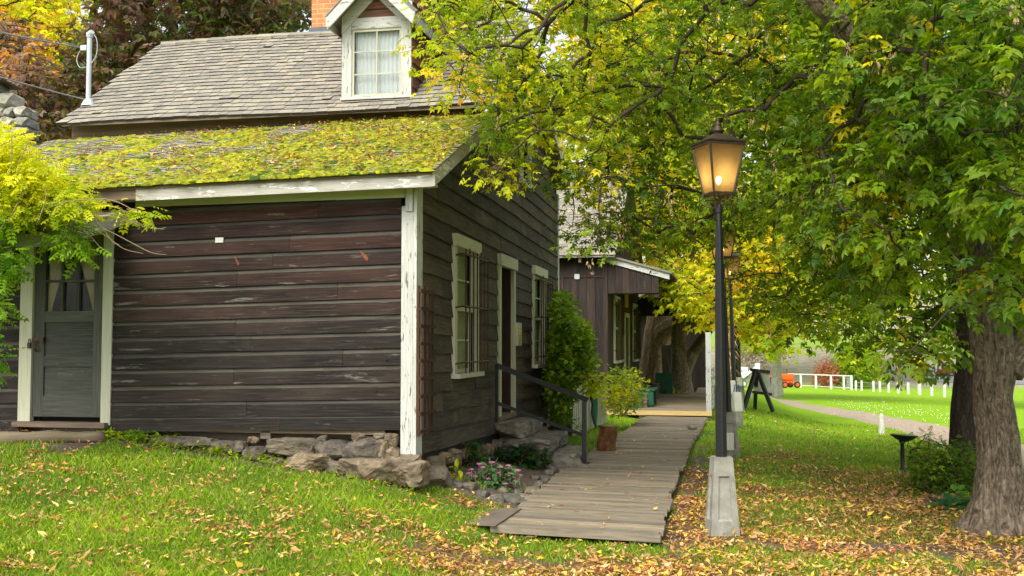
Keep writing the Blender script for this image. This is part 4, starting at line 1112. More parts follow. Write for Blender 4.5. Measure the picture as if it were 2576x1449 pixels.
# ================================================================== LAMP POSTS
LG = NT('lantern_glass', .5)
def _lg():
    k = LG; n = k.noise(k.obj(), 9, 8, .7); c = k.ramp(n, [(.3, (.36, .26, .12)), (.7, (.50, .38, .20))])
    tr = k.n('ShaderNodeBsdfTranslucent'); k.l(c, tr.inputs[0]); tp_ = k.n('ShaderNodeBsdfTransparent', i_0=(.95, .72, .38, 1))
    k.color((.30, .22, .10)); k.b.inputs['Roughness'].default_value = .35
    m1 = k.n('ShaderNodeMixShader', i_0=.42); k.l(tr.outputs[0], m1.inputs[1]); k.l(tp_.outputs[0], m1.inputs[2])
    m2 = k.n('ShaderNodeMixShader', i_0=.12); k.l(m1.outputs[0], m2.inputs[1]); k.l(k.b.outputs[0], m2.inputs[2]); k.l(m2.outputs[0], k.out.inputs[0])
_lg()
BULB = NT('bulb'); BULB.b.inputs['Emission Color'].default_value = (1, .72, .33, 1); BULB.b.inputs['Emission Strength'].default_value = 14
def make_lamp():
    o = thing('lamp_post', 'x', 'street lamp', (0, 0, 0))
    mb = MB(); h = .685; a, b = .130, .083
    def q(t): return a + (b - a) * t
    # four tapered faces with a recessed panel
    zl = [0, .13, .52, h]
    for r_ in range(4):
        M = Matrix.Rotation(r_ * math.pi / 2, 4, 'Z')
        def P(x, z, d=0): w = q(z / h); return M @ Vector((x * w, -(w - d), z))
        i_ = .52
        vs = []; fs = []
        cols = [-1, -i_, i_, 1]
        for z in zl:
            for x in cols: vs.append(P(x, z))
        ins = [P(-i_ * .92, .145, .018), P(i_ * .92, .145, .018), P(i_ * .92, .505, .018), P(-i_ * .92, .505, .018)]
        vs += ins
        for r2 in range(3):
            for c2 in range(3):
                if r2 == 1 and c2 == 1: continue
                fs.append((r2 * 4 + c2, r2 * 4 + c2 + 1, (r2 + 1) * 4 + c2 + 1, (r2 + 1) * 4 + c2))
        A_ = [5, 6, 10, 9]; 
        for k in range(4): fs.append((A_[k], A_[(k + 1) % 4], 16 + (k + 1) % 4, 16 + k))
        fs.append((16, 17, 18, 19)); mb.add(vs, fs, None, .5)
    mb.add([(-b, -b, h), (b, -b, h), (b, b, h), (-b, b, h)], [(0, 1, 2, 3)], None, .5)
    ob = mb.build('concrete_base', CONC, o); 
    md = ob.modifiers.new('b', 'BEVEL'); md.width = .006; md.segments = 2; md.limit_method = 'ANGLE'; md.angle_limit = R(60)
    mb = MB(); RM = Matrix.Rotation(R(40), 4, 'Z'); zt_ = 2.75
    w0, w1 = .041, .029
    c0_, c1_ = .012, .010
    def oct_(w, c, z): return [RM @ Vector(v) for v in ((w, -w + c, z), (w, w - c, z), (w - c, w, z), (-w + c, w, z), (-w, w - c, z), (-w, -w + c, z), (-w + c, -w, z), (w - c, -w, z))]
    rings = [oct_(w0, c0_, h - .01), oct_(w0 * .97, c0_, 1.35), oct_(w1, c1_, zt_)]; vs = sum(rings, [])
    fs = [(i * 8 + k, i * 8 + (k + 1) % 8, (i + 1) * 8 + (k + 1) % 8, (i + 1) * 8 + k) for i in range(2) for k in range(8)] + [tuple(16 + k for k in range(8))]
    mb.add(vs, fs, None, .5)
    mb.lathe([(.028, zt_ - .02), (.028, 2.88), (.037, 2.885), (.039, 2.93), (.032, 2.94), (.026, 2.96)], (0, 0, 0), 20)
    mb.tube([(.040 * math.cos(k * .785 + .3), .040 * math.sin(k * .785 + .3), 1.84) for k in range(9)], .0035, 5, False)
    mb.build('pole', BLACK, o)
    LR = R(14); M = Matrix.Rotation(LR, 4, 'Z'); zb, zt2 = 3.055, 3.50; hb, ht = .098, .172
    mb = MB()
    cb = [(-1, -1), (1, -1), (1, 1), (-1, 1)]
    for k in range(4):
        x, y = cb[k]; x2, y2 = cb[(k + 1) % 4]
        mb.beam(M @ Vector((x * hb, y * hb, zb)), M @ Vector((x * ht, y * ht, zt2)), .016, .016)
        mb.beam(M @ Vector((x * hb, y * hb, zb)), M @ Vector((x2 * hb, y2 * hb, zb)), .018, .022)
        mb.beam(M @ Vector((x * ht, y * ht, zt2)), M @ Vector((x2 * ht, y2 * ht, zt2)), .020, .030)
        mb.beam(M @ Vector((x * ht * 1.06, y * ht * 1.06, zt2 + .02)), M @ Vector((x2 * ht * 1.06, y2 * ht * 1.06, zt2 + .02)), .016, .014)
    mb.build('lantern_frame', BRONZE, o)
    mb = MB()
    for k in range(4):
        x, y = cb[k]; x2, y2 = cb[(k + 1) % 4]; q_ = .985
        vs = [M @ Vector((x * hb * q_, y * hb * q_, zb)), M @ Vector((x2 * hb * q_, y2 * hb * q_, zb)), M @ Vector((x2 * ht * q_, y2 * ht * q_, zt2)), M @ Vector((x * ht * q_, y * ht * q_, zt2))]
        mb.add(vs, [(0, 1, 2, 3)], None, .5)
    mb.build('glass_panel', LG.m, o)
    mb = MB(); e = ht * 1.06; vs = [M @ Vector((x * e, y * e, zt2 + .015)) for x, y in cb] + [M @ Vector((x * .062, y * .062, zt2 + .10)) for x, y in cb]
    mb.add(vs, [(k, (k + 1) % 4, 4 + (k + 1) % 4, 4 + k) for k in range(4)] + [(4, 5, 6, 7), (3, 2, 1, 0)], None, .5)
    mb.build('lantern_roof', BRONZE, o)
    mb = MB(); mb.lathe([(.048, zt2 + .085), (.046, zt2 + .125), (.055, zt2 + .13), (.052, zt2 + .14), (.036, zt2 + .165), (.030, zt2 + .185), (.034, zt2 + .19), (.022, zt2 + .21), (.012, zt2 + .225), (.017, zt2 + .235), (.010, zt2 + .25), (.001, zt2 + .26)], (0, 0, 0), 20)
    mb.build('finial', BRONZE, o, True)
    mb = MB()
    for k in range(4):
        x, y = cb[k]; p3 = M @ Vector((x * hb, y * hb, zb - .01)); d = Vector((p3.x, p3.y, 0)).normalized()
        mb.tube([p3, p3 * 1.0 + Vector((0, 0, -.04)) + d * -.02, d * .055 + Vector((0, 0, 3.0)), d * .03 + Vector((0, 0, 2.93))], .008, 7)
    for s_ in (-1, 1):
        d = M @ Vector((s_ * .9, -s_ * .44, 0)); 
        mb.tube([d * .13 + Vector((0, 0, zb - .005)), d * .17 + Vector((0, 0, zb - .035)), d * .165 + Vector((0, 0, zb - .08)), d * .11 + Vector((0, 0, zb - .115)), d * .035 + Vector((0, 0, 2.93))], .005, 6)
    mb.tube([(0, 0, 2.94), (0, 0, 3.13)], .006, 6)
    mb.build('bracket', BRONZE, o)
    mb = MB(); mb.lathe([(.004, 3.14), (.020, 3.16), (.028, 3.185), (.020, 3.21), (.001, 3.218)], (0, 0, 0), 12); mb.build('bulb', BULB.m, o, True)
    return o
lamp = make_lamp()
lampw = []
specs = [((1811, 9.70), 0, 'tall black lamp post with lit amber lantern on concrete base, nearest beside the boardwalk'),
         ((1833, 16.5), -1.6, 'second black lamp post, leaning left, with electrical box on its concrete base'),
         ((1848, 22.2), -1.6, 'third black lamp post behind the leaning one, beside the far deck'),
         ((1855, 27.5), -1.2, 'fourth black lamp post, right of the third, beside the far deck'),
         ((1859.5, 34), -.6, 'farthest black lamp post in the row, mostly hidden by nearer posts')]
for i, ((px, Yd), tilt, lab) in enumerate(specs):
    o = lamp if i == 0 else copy_tree(lamp)
    p = on_ground(px, Yd); o.location = p; o.rotation_euler = (0, R(tilt), R(3)); o['label'] = lab; o['group'] = 'black lamp posts along the boardwalk'
    lampw.append(p)
L_ = bpy.data.lights.new('lantern_light', 'POINT'); L_.energy = 1.6; L_.color = (1, .70, .34); L_.shadow_soft_size = .03
lo_ = bpy.data.objects.new('lantern_light', L_); col.objects.link(lo_); lo_.location = lampw[0] + Vector((0, 0, 3.24))

# electrical box on the second base, loose boxes and cart at the third
WPL = plain('white_plastic', (.62, .60, .52), .5, c2=(.52, .50, .42), scale=4)
def boxthing(name, label, cat, p, w, d, h, mat, rz=0, lid=True, zoff=0):
    o = thing(name, label, cat, Vector(p) + Vector((0, 0, zoff)), rz); mb = MB(); mb.box(-w / 2, w / 2, -d / 2, d / 2, 0, h); ob = mb.build('box_body', mat, o)
    md = ob.modifiers.new('b', 'BEVEL'); md.width = .01; md.segments = 2
    if lid: mb = MB(); mb.box(-w * .55, -w * .50, -d * .55, d * .55, -.01, h * 1.08); mb.build('cover', WPL, o)
    return o
boxthing('electrical_box', 'white weatherproof electrical box on the base of the leaning lamp post', 'electrical box', lampw[1] + Vector((-.07, -.19, .12)), .17, .10, .26, WPL)
boxthing('electrical_box', 'grey white socket box on the concrete base of the third lamp post', 'electrical box', lampw[2] + Vector((-.12, -.20, .68)), .15, .1, .28, WPL)
boxthing('electrical_box', 'small white socket box strapped to the fourth lamp post', 'electrical box', lampw[3] + Vector((.0, -.16, .66)), .14, .1, .22, WPL)
p = on_ground(1851, 21.6) + Vector((0, 0, .34)); aw2 = thing('folding_sign', 'small white panel with blue handle hung at the third lamp post', 'sign', p, .3)
mb = MB(); 
for s_ in (-1, 1): mb.beam((0, s_ * .08, .02), (0, s_ * .02, .40), .17, .02, up=(0, 1, 0))
mb.build('board', WPL, aw2); mb = MB(); mb.tube([(-.06, 0, .39), (-.05, 0, .54), (.05, 0, .54), (.06, 0, .39)], .012, 8); mb.build('handle', plain('blue_plastic', (.03, .05, .30), .4), aw2)
# garden hoses
HOSE = plain('green_hose', (.015, .16, .08), .4, c2=(.01, .10, .05), scale=3)
# ================================================================== PROPS
# easel sign
p = ground_hit(1908, 1034); sc_e = p.y / F
es = thing('easel_sign', 'dark tripod easel holding a blank grey board, seen from behind on the lawn', 'sign', p, 0)
def e(px, py, dy=0): q = at(px, py, p.y + dy); return q - p
mb = MB()
DK = plain('dark_painted_wood', (.035, .035, .033), .6, c2=(.02, .02, .02), scale=9)
for a, b in (((1843 + 26, 1034), (1901, 933)), ((1945, 1036), (1905, 933)), ((1899, 1030), (1903, 935))):
    mb = MB(); dy = .5 if a[0] == 1899 else -.25
    mb.beam(e(a[0], a[1], dy), e(b[0], b[1]), .095, .095); mb.build('leg', DK, es)
def quad(pts, th, dy, nm, mat):
    mb = MB(); f = [e(x, y, dy) for x, y in pts]; bk = [v + Vector((0, th, 0)) for v in f]
    mb.add(f + bk, [(0, 1, 2, 3), (7, 6, 5, 4), (0, 4, 5, 1), (1, 5, 6, 2), (2, 6, 7, 3), (3, 7, 4, 0)]); mb.build(nm, mat, es)
quad([(1892, 931), (1936, 937), (1940, 992), (1896, 986)], .04, .15, 'board', plain('grey_backing', (.62, .62, .55), .8))
quad([(1888, 926), (1937, 932), (1937.5, 940), (1888.5, 934)], .07, .08, 'top_batten', DK)
quad([(1893, 983), (1942, 989), (1943, 996), (1893.5, 990)], .07, .08, 'bottom_batten', DK)

# stone marker
p = ground_hit(2218, 1092); q = p.y / F
mk_ = MB(); mk_.tube([(0, 0, -.05), (0, 0, 15 * q), (0, 0, 36 * q), (0, 0, 45 * q), (0, 0, 50 * q), (0, 0, 52 * q)], [8 * q, 7.6 * q, 6.4 * q, 5.4 * q, 3.4 * q, .5 * q], 16, rf=lambda i, k, p: 1 + .06 * mnoise.noise(Vector((k * .8, i, 3))))
tag(mk_.build('marker_stone', stone('pale_granite', [(.3, (.30, .30, .28)), (.5, (.50, .49, .45)), (.7, (.64, .63, .58))], 30, .5), loc=p), 'pale granite marker stone with rounded top beside the dirt track', 'marker')
# birdbath
p = ground_hit(2271, 1188); q = p.y / F
bb = thing('birdbath', 'dark bird bath on slim pedestal under the tree', 'bird bath', p)
mb = MB(); mb.lathe([(11 * q, 0), (12 * q, 3 * q), (7 * q, 8 * q), (4.6 * q, 16 * q), (5.4 * q, 40 * q), (4.2 * q, 70 * q), (9 * q, 78 * q)], n=20); mb.build('pedestal', BLACK, bb, True)
mb = MB(); mb.lathe([(8 * q, 76 * q), (20 * q, 82 * q), (33 * q, 91 * q), (34 * q, 93 * q), (30 * q, 91 * q), (16 * q, 85 * q), (.0, 83 * q)], n=28); ob = mb.build('basin', BLACK, bb, True); ob.rotation_euler = (0, R(3), 0)
# stake
p = ground_hit(2383, 1228); mb = MB(); mb.box(-.02, .02, -.01, .01, -.05, .34); tag(mb.build('wooden_stake', WBARE, loc=p), 'thin wooden stake standing in the planting by the trunks', 'stake')
# tap
p = ground_hit(1889, 1002); mb = MB(); mb.tube([(0, 0, 0), (0, 0, .36)], .03, 10); mb.tube([(0, 0, .33), (.12, 0, .33), (.12, 0, .27)], .025, 8); mb.tube([(-.06, 0, .40), (.06, 0, .40)], .02, 8); tag(mb.build('garden_tap', GREYM, loc=p), 'small grey standpipe tap beside the dirt track', 'tap')

# ------------------------------------------------------------------ second building
B2s = 14.9
b2 = thing('barn_building', 'dark board-and-batten building with grey shingle roof and open porch', 'building', loc2w(.28, B2s), -A)
def h2f(px, py, y=0): v = hf(px, py, B2s + y); return Vector((v.x - .28, v.y - B2s, v.z))
def h2s(px, py, x=0): v = hs(px, py, .28 + x); return Vector((v.x - .28, v.y - B2s, v.z))
ez = h2f(1500, 650).z; print('B2', ez, h2f(1525, 660), h2f(1395, 650))
mb = MB(); x = -5.0
while x < -.01:
    w = rnd.uniform(.17, .24); e_ = min(x + w, -.005); mb.box(x, e_ - .004, -.02 - rnd.uniform(0, .006), .0, .1, ez + .15, 2); mb.box(e_ - .025, e_ + .02 if e_ < -.03 else -.001, -.045, -.027, .1, ez + .1, 2, r=rnd.random() * .5); x = e_
mb.box(-5, -.02, -.05, -.028, h2f(1450, 697).z - .01, h2f(1450, 697).z + .02, 0)
mb.build('wall', WBATT, b2)
mb = MB()
LB = 8.8; x = 0.0
zsh = lambda y: ez + .1
y = .0
while y < LB:
    w = rnd.uniform(.17, .24); e_ = min(y + w, LB); mb.box(-.02, .0 + rnd.uniform(0, .006), y, e_ - .004, .1, 4.6, 2); y = e_
mb.build('wall', WBATT, b2)
mb = MB(); mb.box(-4.9, -.05, .05, .15, .1, ez); mb.box(-.15, -.06, .05, LB, .1, ez); mb.box(-5, -.05, LB - .1, LB, .1, ez); mb.box(-5, -4.9, 0, LB, .1, ez); mb.build('inner_wall', DARKIN, b2)
zr2 = lambda y: ez + .06 + .62 * (y + .35)
mb = MB(); shingles(mb, -5.0, .22, -.38, 4.2, zr2, .15, .014, 33, .1, .2)
mb.hexa([(-5, -.35, ez), (.2, -.35, ez), (.2, 4.2, zr2(4.2) - .06), (-5, 4.2, zr2(4.2) - .06), (-5, -.35, ez + .04), (.2, -.35, ez + .04), (.2, 4.2, zr2(4.2) - .01), (-5, 4.2, zr2(4.2) - .01)], 0)
mb.hexa([(-5, 4.2, zr2(4.2) - .06), (.2, 4.2, zr2(4.2) - .06), (.2, 8.9, ez), (-5, 8.9, ez), (-5, 4.2, zr2(4.2)), (.2, 4.2, zr2(4.2)), (.2, 8.9, ez + .06), (-5, 8.9, ez + .06)], 0)
mb.build('roof', WGREY, b2)
for k in range(9):
    mb = MB(); xx = -.06 - k * .56; mb.box(xx - .03, xx + .03, -.30, -.05, ez - .11, ez - .01, 1); mb.build('rafter_end', WBARE, b2)
# porch
PW_ = 1.20; pz0 = h2f(1525, 655).z; pz1 = h2f(1655, 692).z; pb = h2f(1560, 738).z; zb4 = lambda x: pz0 + (pz1 - pz0) * x / PW_
mb = MB(); x = .01
while x < PW_ - .1:
    w = min(.17, PW_ - x); zt_ = zb4(x + w / 2) - .02
    if zt_ > pb + .02: mb.box(x, x + w - .005, -.03, -.005, pb, zt_, 2)
    x += w
mb.box(.0, PW_, -.0, .1, pb - .02, pb + .1, 0); mb.box(PW_ - .12, PW_, 0, LB, pb - .10, pb + .0, 1); mb.box(0, PW_, LB - .1, LB, 2.6, 3.2, 0)
mb.build('porch_gable', WBATT, b2)
mb = MB(); mb.hexa([(-.02, -.07, pz0 - .05), (PW_ + .25, -.07, pz1 - .11), (PW_ + .25, -.035, pz1 - .11), (-.02, -.035, pz0 - .05), (-.02, -.07, pz0 + .10), (PW_ + .25, -.07, pz1 + .04), (PW_ + .25, -.035, pz1 + .04), (-.02, -.035, pz0 + .10)], 0)
mb.build('porch_fascia', WWHITE, b2)
mb = MB(); mb.hexa([(0, -.12, pz0 + .08), (PW_ + .3, -.12, pz1 + .02), (PW_ + .3, LB, pz1 + .02), (0, LB, pz0 + .08), (0, -.12, pz0 + .13), (PW_ + .3, -.12, pz1 + .07), (PW_ + .3, LB, pz1 + .07), (0, LB, pz0 + .13)], 1)
mb.build('porch_roof', WGREY, b2)
mb = MB(); mb.box(-.10, .003, -.055, -.0, .15, ez + .1, 2); mb.build('corner_board', WBATT, b2)
# windows / door of the porch wall
def pw_win(pa, pbx, pt, pbt):
    a = h2s(pa, 800).y; b = h2s(pbx, 800).y; zt_ = h2s(pa, pt).z; zb_ = h2s(pa, pbt).z
    w = bpy.data.objects.new('window', None); col.objects.link(w); w.parent = b2
    mb = MB(); mb.box(.02, .06, a, a + .14, zb_, zt_, 2); mb.box(.02, .06, b - .14, b, zb_, zt_, 2); mb.box(.02, .06, a, b, zt_ - .14, zt_, 1); mb.box(.02, .09, a - .03, b + .03, zb_ - .06, zb_, 1); mb.box(.02, .045, a, b, (zt_ + zb_) / 2 - .03, (zt_ + zb_) / 2 + .03, 1)
    mb.build('frame', WCREAM, w)
    mb = MB(); mb.box(.012, .018, a + .1, b - .1, zb_, zt_ - .1); mb.build('pane', GLASS, w)
    mb = MB()
    for k in range(7): y = a + .05 + (b - a - .1) * k / 6; mb.tube([(.14, y, zb_ + .02), (.14, y, zt_ - .1)], .010, 5)
    for z_ in (zb_ + .25, zt_ - .25): mb.tube([(.03, a, z_), (.15, a + .02, z_), (.15, b, z_), (.03, b + .04, z_)], .012, 5)
    mb.build('window_bars', DARKIRON, w)
pw_win(1541, 1556, 742, 908); pw_win(1588, 1600, 762, 905)
a = h2s(1567, 800).y; b = h2s(1578, 800).y; zt_ = h2s(1567, 786).z
mb = MB(); mb.box(.02, .07, a, a + .12, .2, zt_, 2); mb.box(.02, .07, b - .12, b, .2, zt_, 2); mb.box(.02, .07, a, b, zt_ - .12, zt_, 1); fr2 = mb.build('door_frame', WCREAM, b2)
mb = MB(); mb.box(.003, .012, a + .1, b - .1, .2, zt_ - .1); mb.build('doorway', DARKIN, fr2)
mb = MB(); mb.box(.03, .06, a + .1, b - .3, zt_ + .15, zt_ + 1.0, 1)
ys_ = mb.build('shop_sign', plain('ochre_board', (.45, .26, .05), .7), None); ys_.matrix_world = Matrix.Translation(loc2w(.28, B2s)) @ Matrix.Rotation(-A, 4, 'Z'); tag(ys_, 'ochre board fixed above the far porch door', 'sign')
mb = MB(); mb.box(.03, .06, a - .55, a - .12, 1.25, 1.95); nb = mb.build('notice_board', WCREAM, None); nb.matrix_world = ys_.matrix_world; tag(nb, 'cream notice board on the porch wall left of the far door', 'sign')
mb = MB(); p_ = h2f(1451, 696); mb.box(p_.x - .05, p_.x + .07, -.054, -.048, p_.z - .06, p_.z + .06); np_ = mb.build('number_plate', plain('pale_blue_tag', (.45, .52, .52), .7, c2=(.6, .64, .6)), None); np_.matrix_world = ys_.matrix_world; tag(np_, 'square pale blank plate nailed to the board-and-batten building', 'plate')
# white post, baluster and corn sheaf
wp_ = thing('white_post', 'square white painted post with short railing at the right corner of the far deck', 'post', loc2w(.28, B2s), -A)
mb = MB(); mb.box(2.27, 2.39, -.55, -.43, Z2, 1.98, 2); mb.build('post', WWHITE, wp_)
mb = MB()
for k in range(5):
    z_ = .25 + k * .19; mb.box(2.40, 2.43, -.50, .9, z_ + .15, z_ + .18, 1)
    for j in range(8): mb.lathe([(.02, z_), (.035, z_ + .05), (.022, z_ + .1), (.03, z_ + .15)], (2.415, -.42 + j * .18, 0), 8)
mb.build('railing', WWHITE, wp_, False)
cs = loc2w(3.02, B2s - .35); cs.z = float(gz(cs.x, cs.y)); corn = thing('corn_sheaf', 'tall bundle of dry tan corn stalks tied to the white porch post', 'corn stalks', cs)
mb = MB(); rr = random.Random(8)
for k in range(46):
    a0 = rr.random() * 6.28; r0 = rr.random() * .12; h = rr.uniform(1.5, 2.3); x0, y0 = math.cos(a0) * r0, math.sin(a0) * r0
    mb.tube([(x0, y0, 0), (x0 * 1.1, y0 * 1.1, h * .6), (x0 * 2.2, y0 * 2.2, h)], [.012, .010, .005], 5)
    for j in range(4):
        z0 = h * rr.uniform(.3, 1); a1 = rr.random() * 6.28; L = rr.uniform(.18, .38); d = Vector((math.cos(a1), math.sin(a1), 0)); n_ = Vector((-d.y, d.x, 0)) * .02
        q = [Vector((x0, y0, z0)) + d * L * t + Vector((0, 0, L * (.5 * t - 1.1 * t * t))) for t in (0, .33, .66, 1)]
        vs = []
        for i, v in enumerate(q): w = (1, 1.2, .8, .1)[i]; vs += [v - n_ * w, v + n_ * w]
        mb.add(vs, [(0, 1, 3, 2), (2, 3, 5, 4), (4, 5, 7, 6)])
mb.build('stalks', plain('dry_corn', (.55, .36, .14), .8, c2=(.38, .22, .08), scale=12), corn)

# porch furniture
GREEN = plain('dark_green_paint', (.012, .10, .055), .6, c2=(.008, .065, .04), scale=12)
p = zp(1625, 1024, Z2); bn = thing('bench', 'small dark green wooden bench on the far deck', 'bench', loc2w(p.x, p.y, Z2), -A)
mb = MB(); mb.box(-.22, .22, -.1, 1.0, .40, .44, 1); mb.build('seat', GREEN, bn)
for (a, b) in ((-.18, -.05), (-.18, .9), (.14, -.05), (.14, .9)): mb = MB(); mb.box(a, a + .05, b, b + .05, 0, .40, 2); mb.build('leg', GREEN, bn)
mb = MB(); mb.box(-.16, .18, .95, .98, .05, .35); mb.build('end_panel', GREEN, bn); mb = MB(); mb.box(-.16, .18, -.08, -.05, .05, .38); mb.build('end_panel', GREEN, bn)
p = zp(1582, 1026, Z2); bx = thing('planter_box', 'dark green planter box at the front edge of the far deck', 'planter', loc2w(p.x, p.y, Z2), -A)
mb = MB(); mb.box(-.3, .3, -.1, .25, 0, .28); mb.build('box_body', GREEN, bx); mb = MB(); mb.box(-.28, .28, -.08, .23, .2801, .285); mb.build('soil', DARKIN, bx)
p = zp(1613, 1022, Z2); ct = thing('crate', 'low brown wooden crate beside the green bench', 'crate', loc2w(p.x, p.y - .4, Z2), -A)
mb = MB(); 
for z_ in (0, .09, .18): mb.box(-.18, .18, -.13, -.11, z_, z_ + .075, 0); mb.box(-.18, .18, .11, .13, z_, z_ + .075, 0); mb.box(-.18, -.16, -.11, .11, z_, z_ + .075, 1); mb.box(.16, .18, -.11, .11, z_, z_ + .075, 1)
mb.box(-.17, .17, -.1, .1, 0.002, .015); mb.build('slats', WBARE, ct)
stump(1643, 1003, Z2, .15, .42, 'upright brown log stump beside the green bench', name='stump')
# shed behind the tree
sh = thing('shed', 'small dark wooden shed behind the leaning tree trunk', 'shed', loc2w(-1.2, 28.5), -A)
mb = MB(); x = -1.5
while x < 3.4: w = rnd.uniform(.16, .24); mb.box(x, x + w - .006, -.02, .02, .0, 2.9, 2); x += w
mb.box(-1.5, 3.4, .03, 3, 0, 2.85); mb.build('wall', WBATT, sh)
mb = MB(); mb.hexa([(-1.8, -.4, 2.8), (3.7, -.4, 2.8), (3.7, 3.4, 3.6), (-1.8, 3.4, 3.6), (-1.8, -.4, 2.88), (3.7, -.4, 2.88), (3.7, 3.4, 3.68), (-1.8, 3.4, 3.68)], 0); mb.build('roof', WGREY, sh)
def hh(px, py, Y, name, label, cat, w, h, th, mat, tilt=0, rz=-A):
    p = at(px, py, Y); mb = MB(); mb.box(-w / 2, w / 2, -th / 2, th / 2, 0, h, 2); o = mb.build(name, mat, None); o.location = (p.x, p.y, max(p.z, float(gz(p.x, p.y)))); o.rotation_euler = (0, tilt, rz); return tag(o, label, cat)
hh(1671, 1004, 33, 'green_door', 'old green plank door leaning in front of the shed', 'door', .52, .80, .05, GREEN)
hh(1689, 1000, 34, 'old_plank_door', 'weathered grey plank door standing against the shed', 'door', .50, 1.65, .06, WGREY, R(-2))
tl = at(1684, 1005, 33.2); 
for i, (a, b, lab) in enumerate((((1697, 1003), (1678, 888), 'long wooden pole leaning left against the old grey plank door'), ((1673, 1000), (1694, 925), 'dark iron bar leaning right across the green door'))):
    mb = MB(); mb.tube([at(*a, 33 - .2 * i), at(*b, 33.6 - .2 * i)], .022, 8); tag(mb.build('pole', (WGREY, DARKIRON)[i]), lab, 'pole')

# picket fence panel with hose
pk = thing('picket_fence', 'short cream picket fence panel carrying a coiled green hose', 'fence', (0, 0, 0))
P0 = hf(1450, 1065, 6.0); gp = ground_hit(1440, 1078); ge = at(1525, 1030, 19.0)
A0 = at(1442, 1070, 18.3); A1 = at(1524, 1020, 22.0); 
A0.z = float(gz(A0.x, A0.y)); A1.z = float(gz(A1.x, A1.y)); pk.location = A0; dv = A1 - A0
n = 22
ht = (at(1470, 962, 16).z - .05)
for i in range(n):
    t = i / (n - 1); q = dv * t; mb = MB(); h_ = .88 - .06 * t + .01 * math.sin(i * 2.2)
    d = dv.normalized() * .055; nn_ = Vector((dv.y, -dv.x, 0)).normalized() * .012
    ps = [q - d - nn_, q + d - nn_, q + d + nn_, q - d + nn_]
    mb.hexa([(v.x, v.y, v.z + .04) for v in ps] + [(v.x, v.y, v.z + h_) for v in ps], 2); mb.build('picket', WCREAM, pk)
for z_ in (.2, .66): mb = MB(); nn_ = Vector((dv.y, -dv.x, 0)).normalized() * -.03; mb.beam(Vector((0, 0, z_)) + nn_, dv + Vector((0, 0, z_)) + nn_, .03, .06); mb.build('fence_rail', WCREAM, pk)
hp_ = A0 + dv * .46 + Vector((dv.y, -dv.x, 0)).normalized() * .07
print('FENCE', A0, A1, hp_)
mb = MB(); 
for k in range(7):
    r_ = .17 + .012 * k + rnd.uniform(-.01, .01); cx = rnd.uniform(-.02, .02); pts = []
    for j in range(25):
        a = j / 24 * 6.283; pts.append(hp_ + dv.normalized() * (math.sin(a) * r_ * .62 + cx) + Vector((0, 0, .50 + math.cos(a) * (r_ * 1.6 + .03 * k * .3))) + Vector((dv.y, -dv.x, 0)).normalized() * (.008 * k + .004 * math.sin(a)))
    mb.tube(pts, .011, 7, False)
e1 = hp_ + Vector((0, 0, .15)); tail = [e1, e1 + Vector((.10, -.3, -.08)), loc2w(*zp(1505, 1068, .12)), loc2w(*zp(1530, 1085, .10)), loc2w(*zp(1575, 1080, .08))]
tail = [Vector(v) for v in tail]
for v in tail[2:]: v.z = max(v.z, float(gz(v.x, v.y)) + .015)
mb.tube(tail, .011, 7)
tag(mb.build('garden_hose', HOSE, None, True), 'green garden hose coiled on the cream picket fence', 'hose')
mb = MB(); hq = [loc2w(*zp(a, b, .03)) for a, b in ((1745, 1092), (1762, 1094), (1785, 1090), (1800, 1080))]
for v in hq: v.z = float(gz(v.x, v.y)) + .02
mb.tube(hq, .012, 7); tag(mb.build('garden_hose', HOSE, None, True), 'loose green hose lying in the grass right of the boardwalk', 'hose')

# log at lower left
la, lb = hf(262, 1082, -.35), hf(-60, 1112, -1.0); mb = MB()
n = 14; pts = [Vector(loc2w(*la)).lerp(Vector(loc2w(*lb)), t / n) for t in range(n + 1)]
for i, v in enumerate(pts): v.z = float(gz(v.x, v.y)) + .05
mb.tube(pts, [.055 + .02 * (i / n) + .006 * math.sin(i * 1.3) for i in range(n + 1)], 16); tag(mb.build('timber_log', wood('log_wood', [(.07, .055, .035), (.15, .12, .08), (.24, .20, .14)], grain=(2, 30)), None, True), 'weathered log lying on the ground below the front door', 'log')

# stone edging of the bed
g_ = random.Random(9)
epts = [(1215, 1248, 36), (1250, 1258, 40), (1285, 1262, 44), (1318, 1255, 32), (1335, 1238, 34), (1352, 1222, 30), (1368, 1208, 28), (1384, 1192, 26), (1398, 1180, 24), (1408, 1170, 24), (1418, 1160, 22), (1180, 1228, 36), (1150, 1222, 34), (1305, 1240, 26), (1265, 1235, 24), (1345, 1205, 22), (1425, 1150, 22), (1440, 1140, 20), (1225, 1262, 22)]
for i, (px, py, w) in enumerate(epts):
    p = ground_hit(px, py); q = p.y / F; mb = MB(); rock(mb, (0, 0, 0), (w * q * .62, w * q * .5, w * q * .34), 500 + i, 3, g_.random() * 3, 9, .6)
    o = mb.build('edging_stone', STONEG, None, loc=p + Vector((0, 0, w * q * .12))); tag(o, 'rough grey edging stone between flower bed and boardwalk', 'stone', 'edging stones round the flower bed')

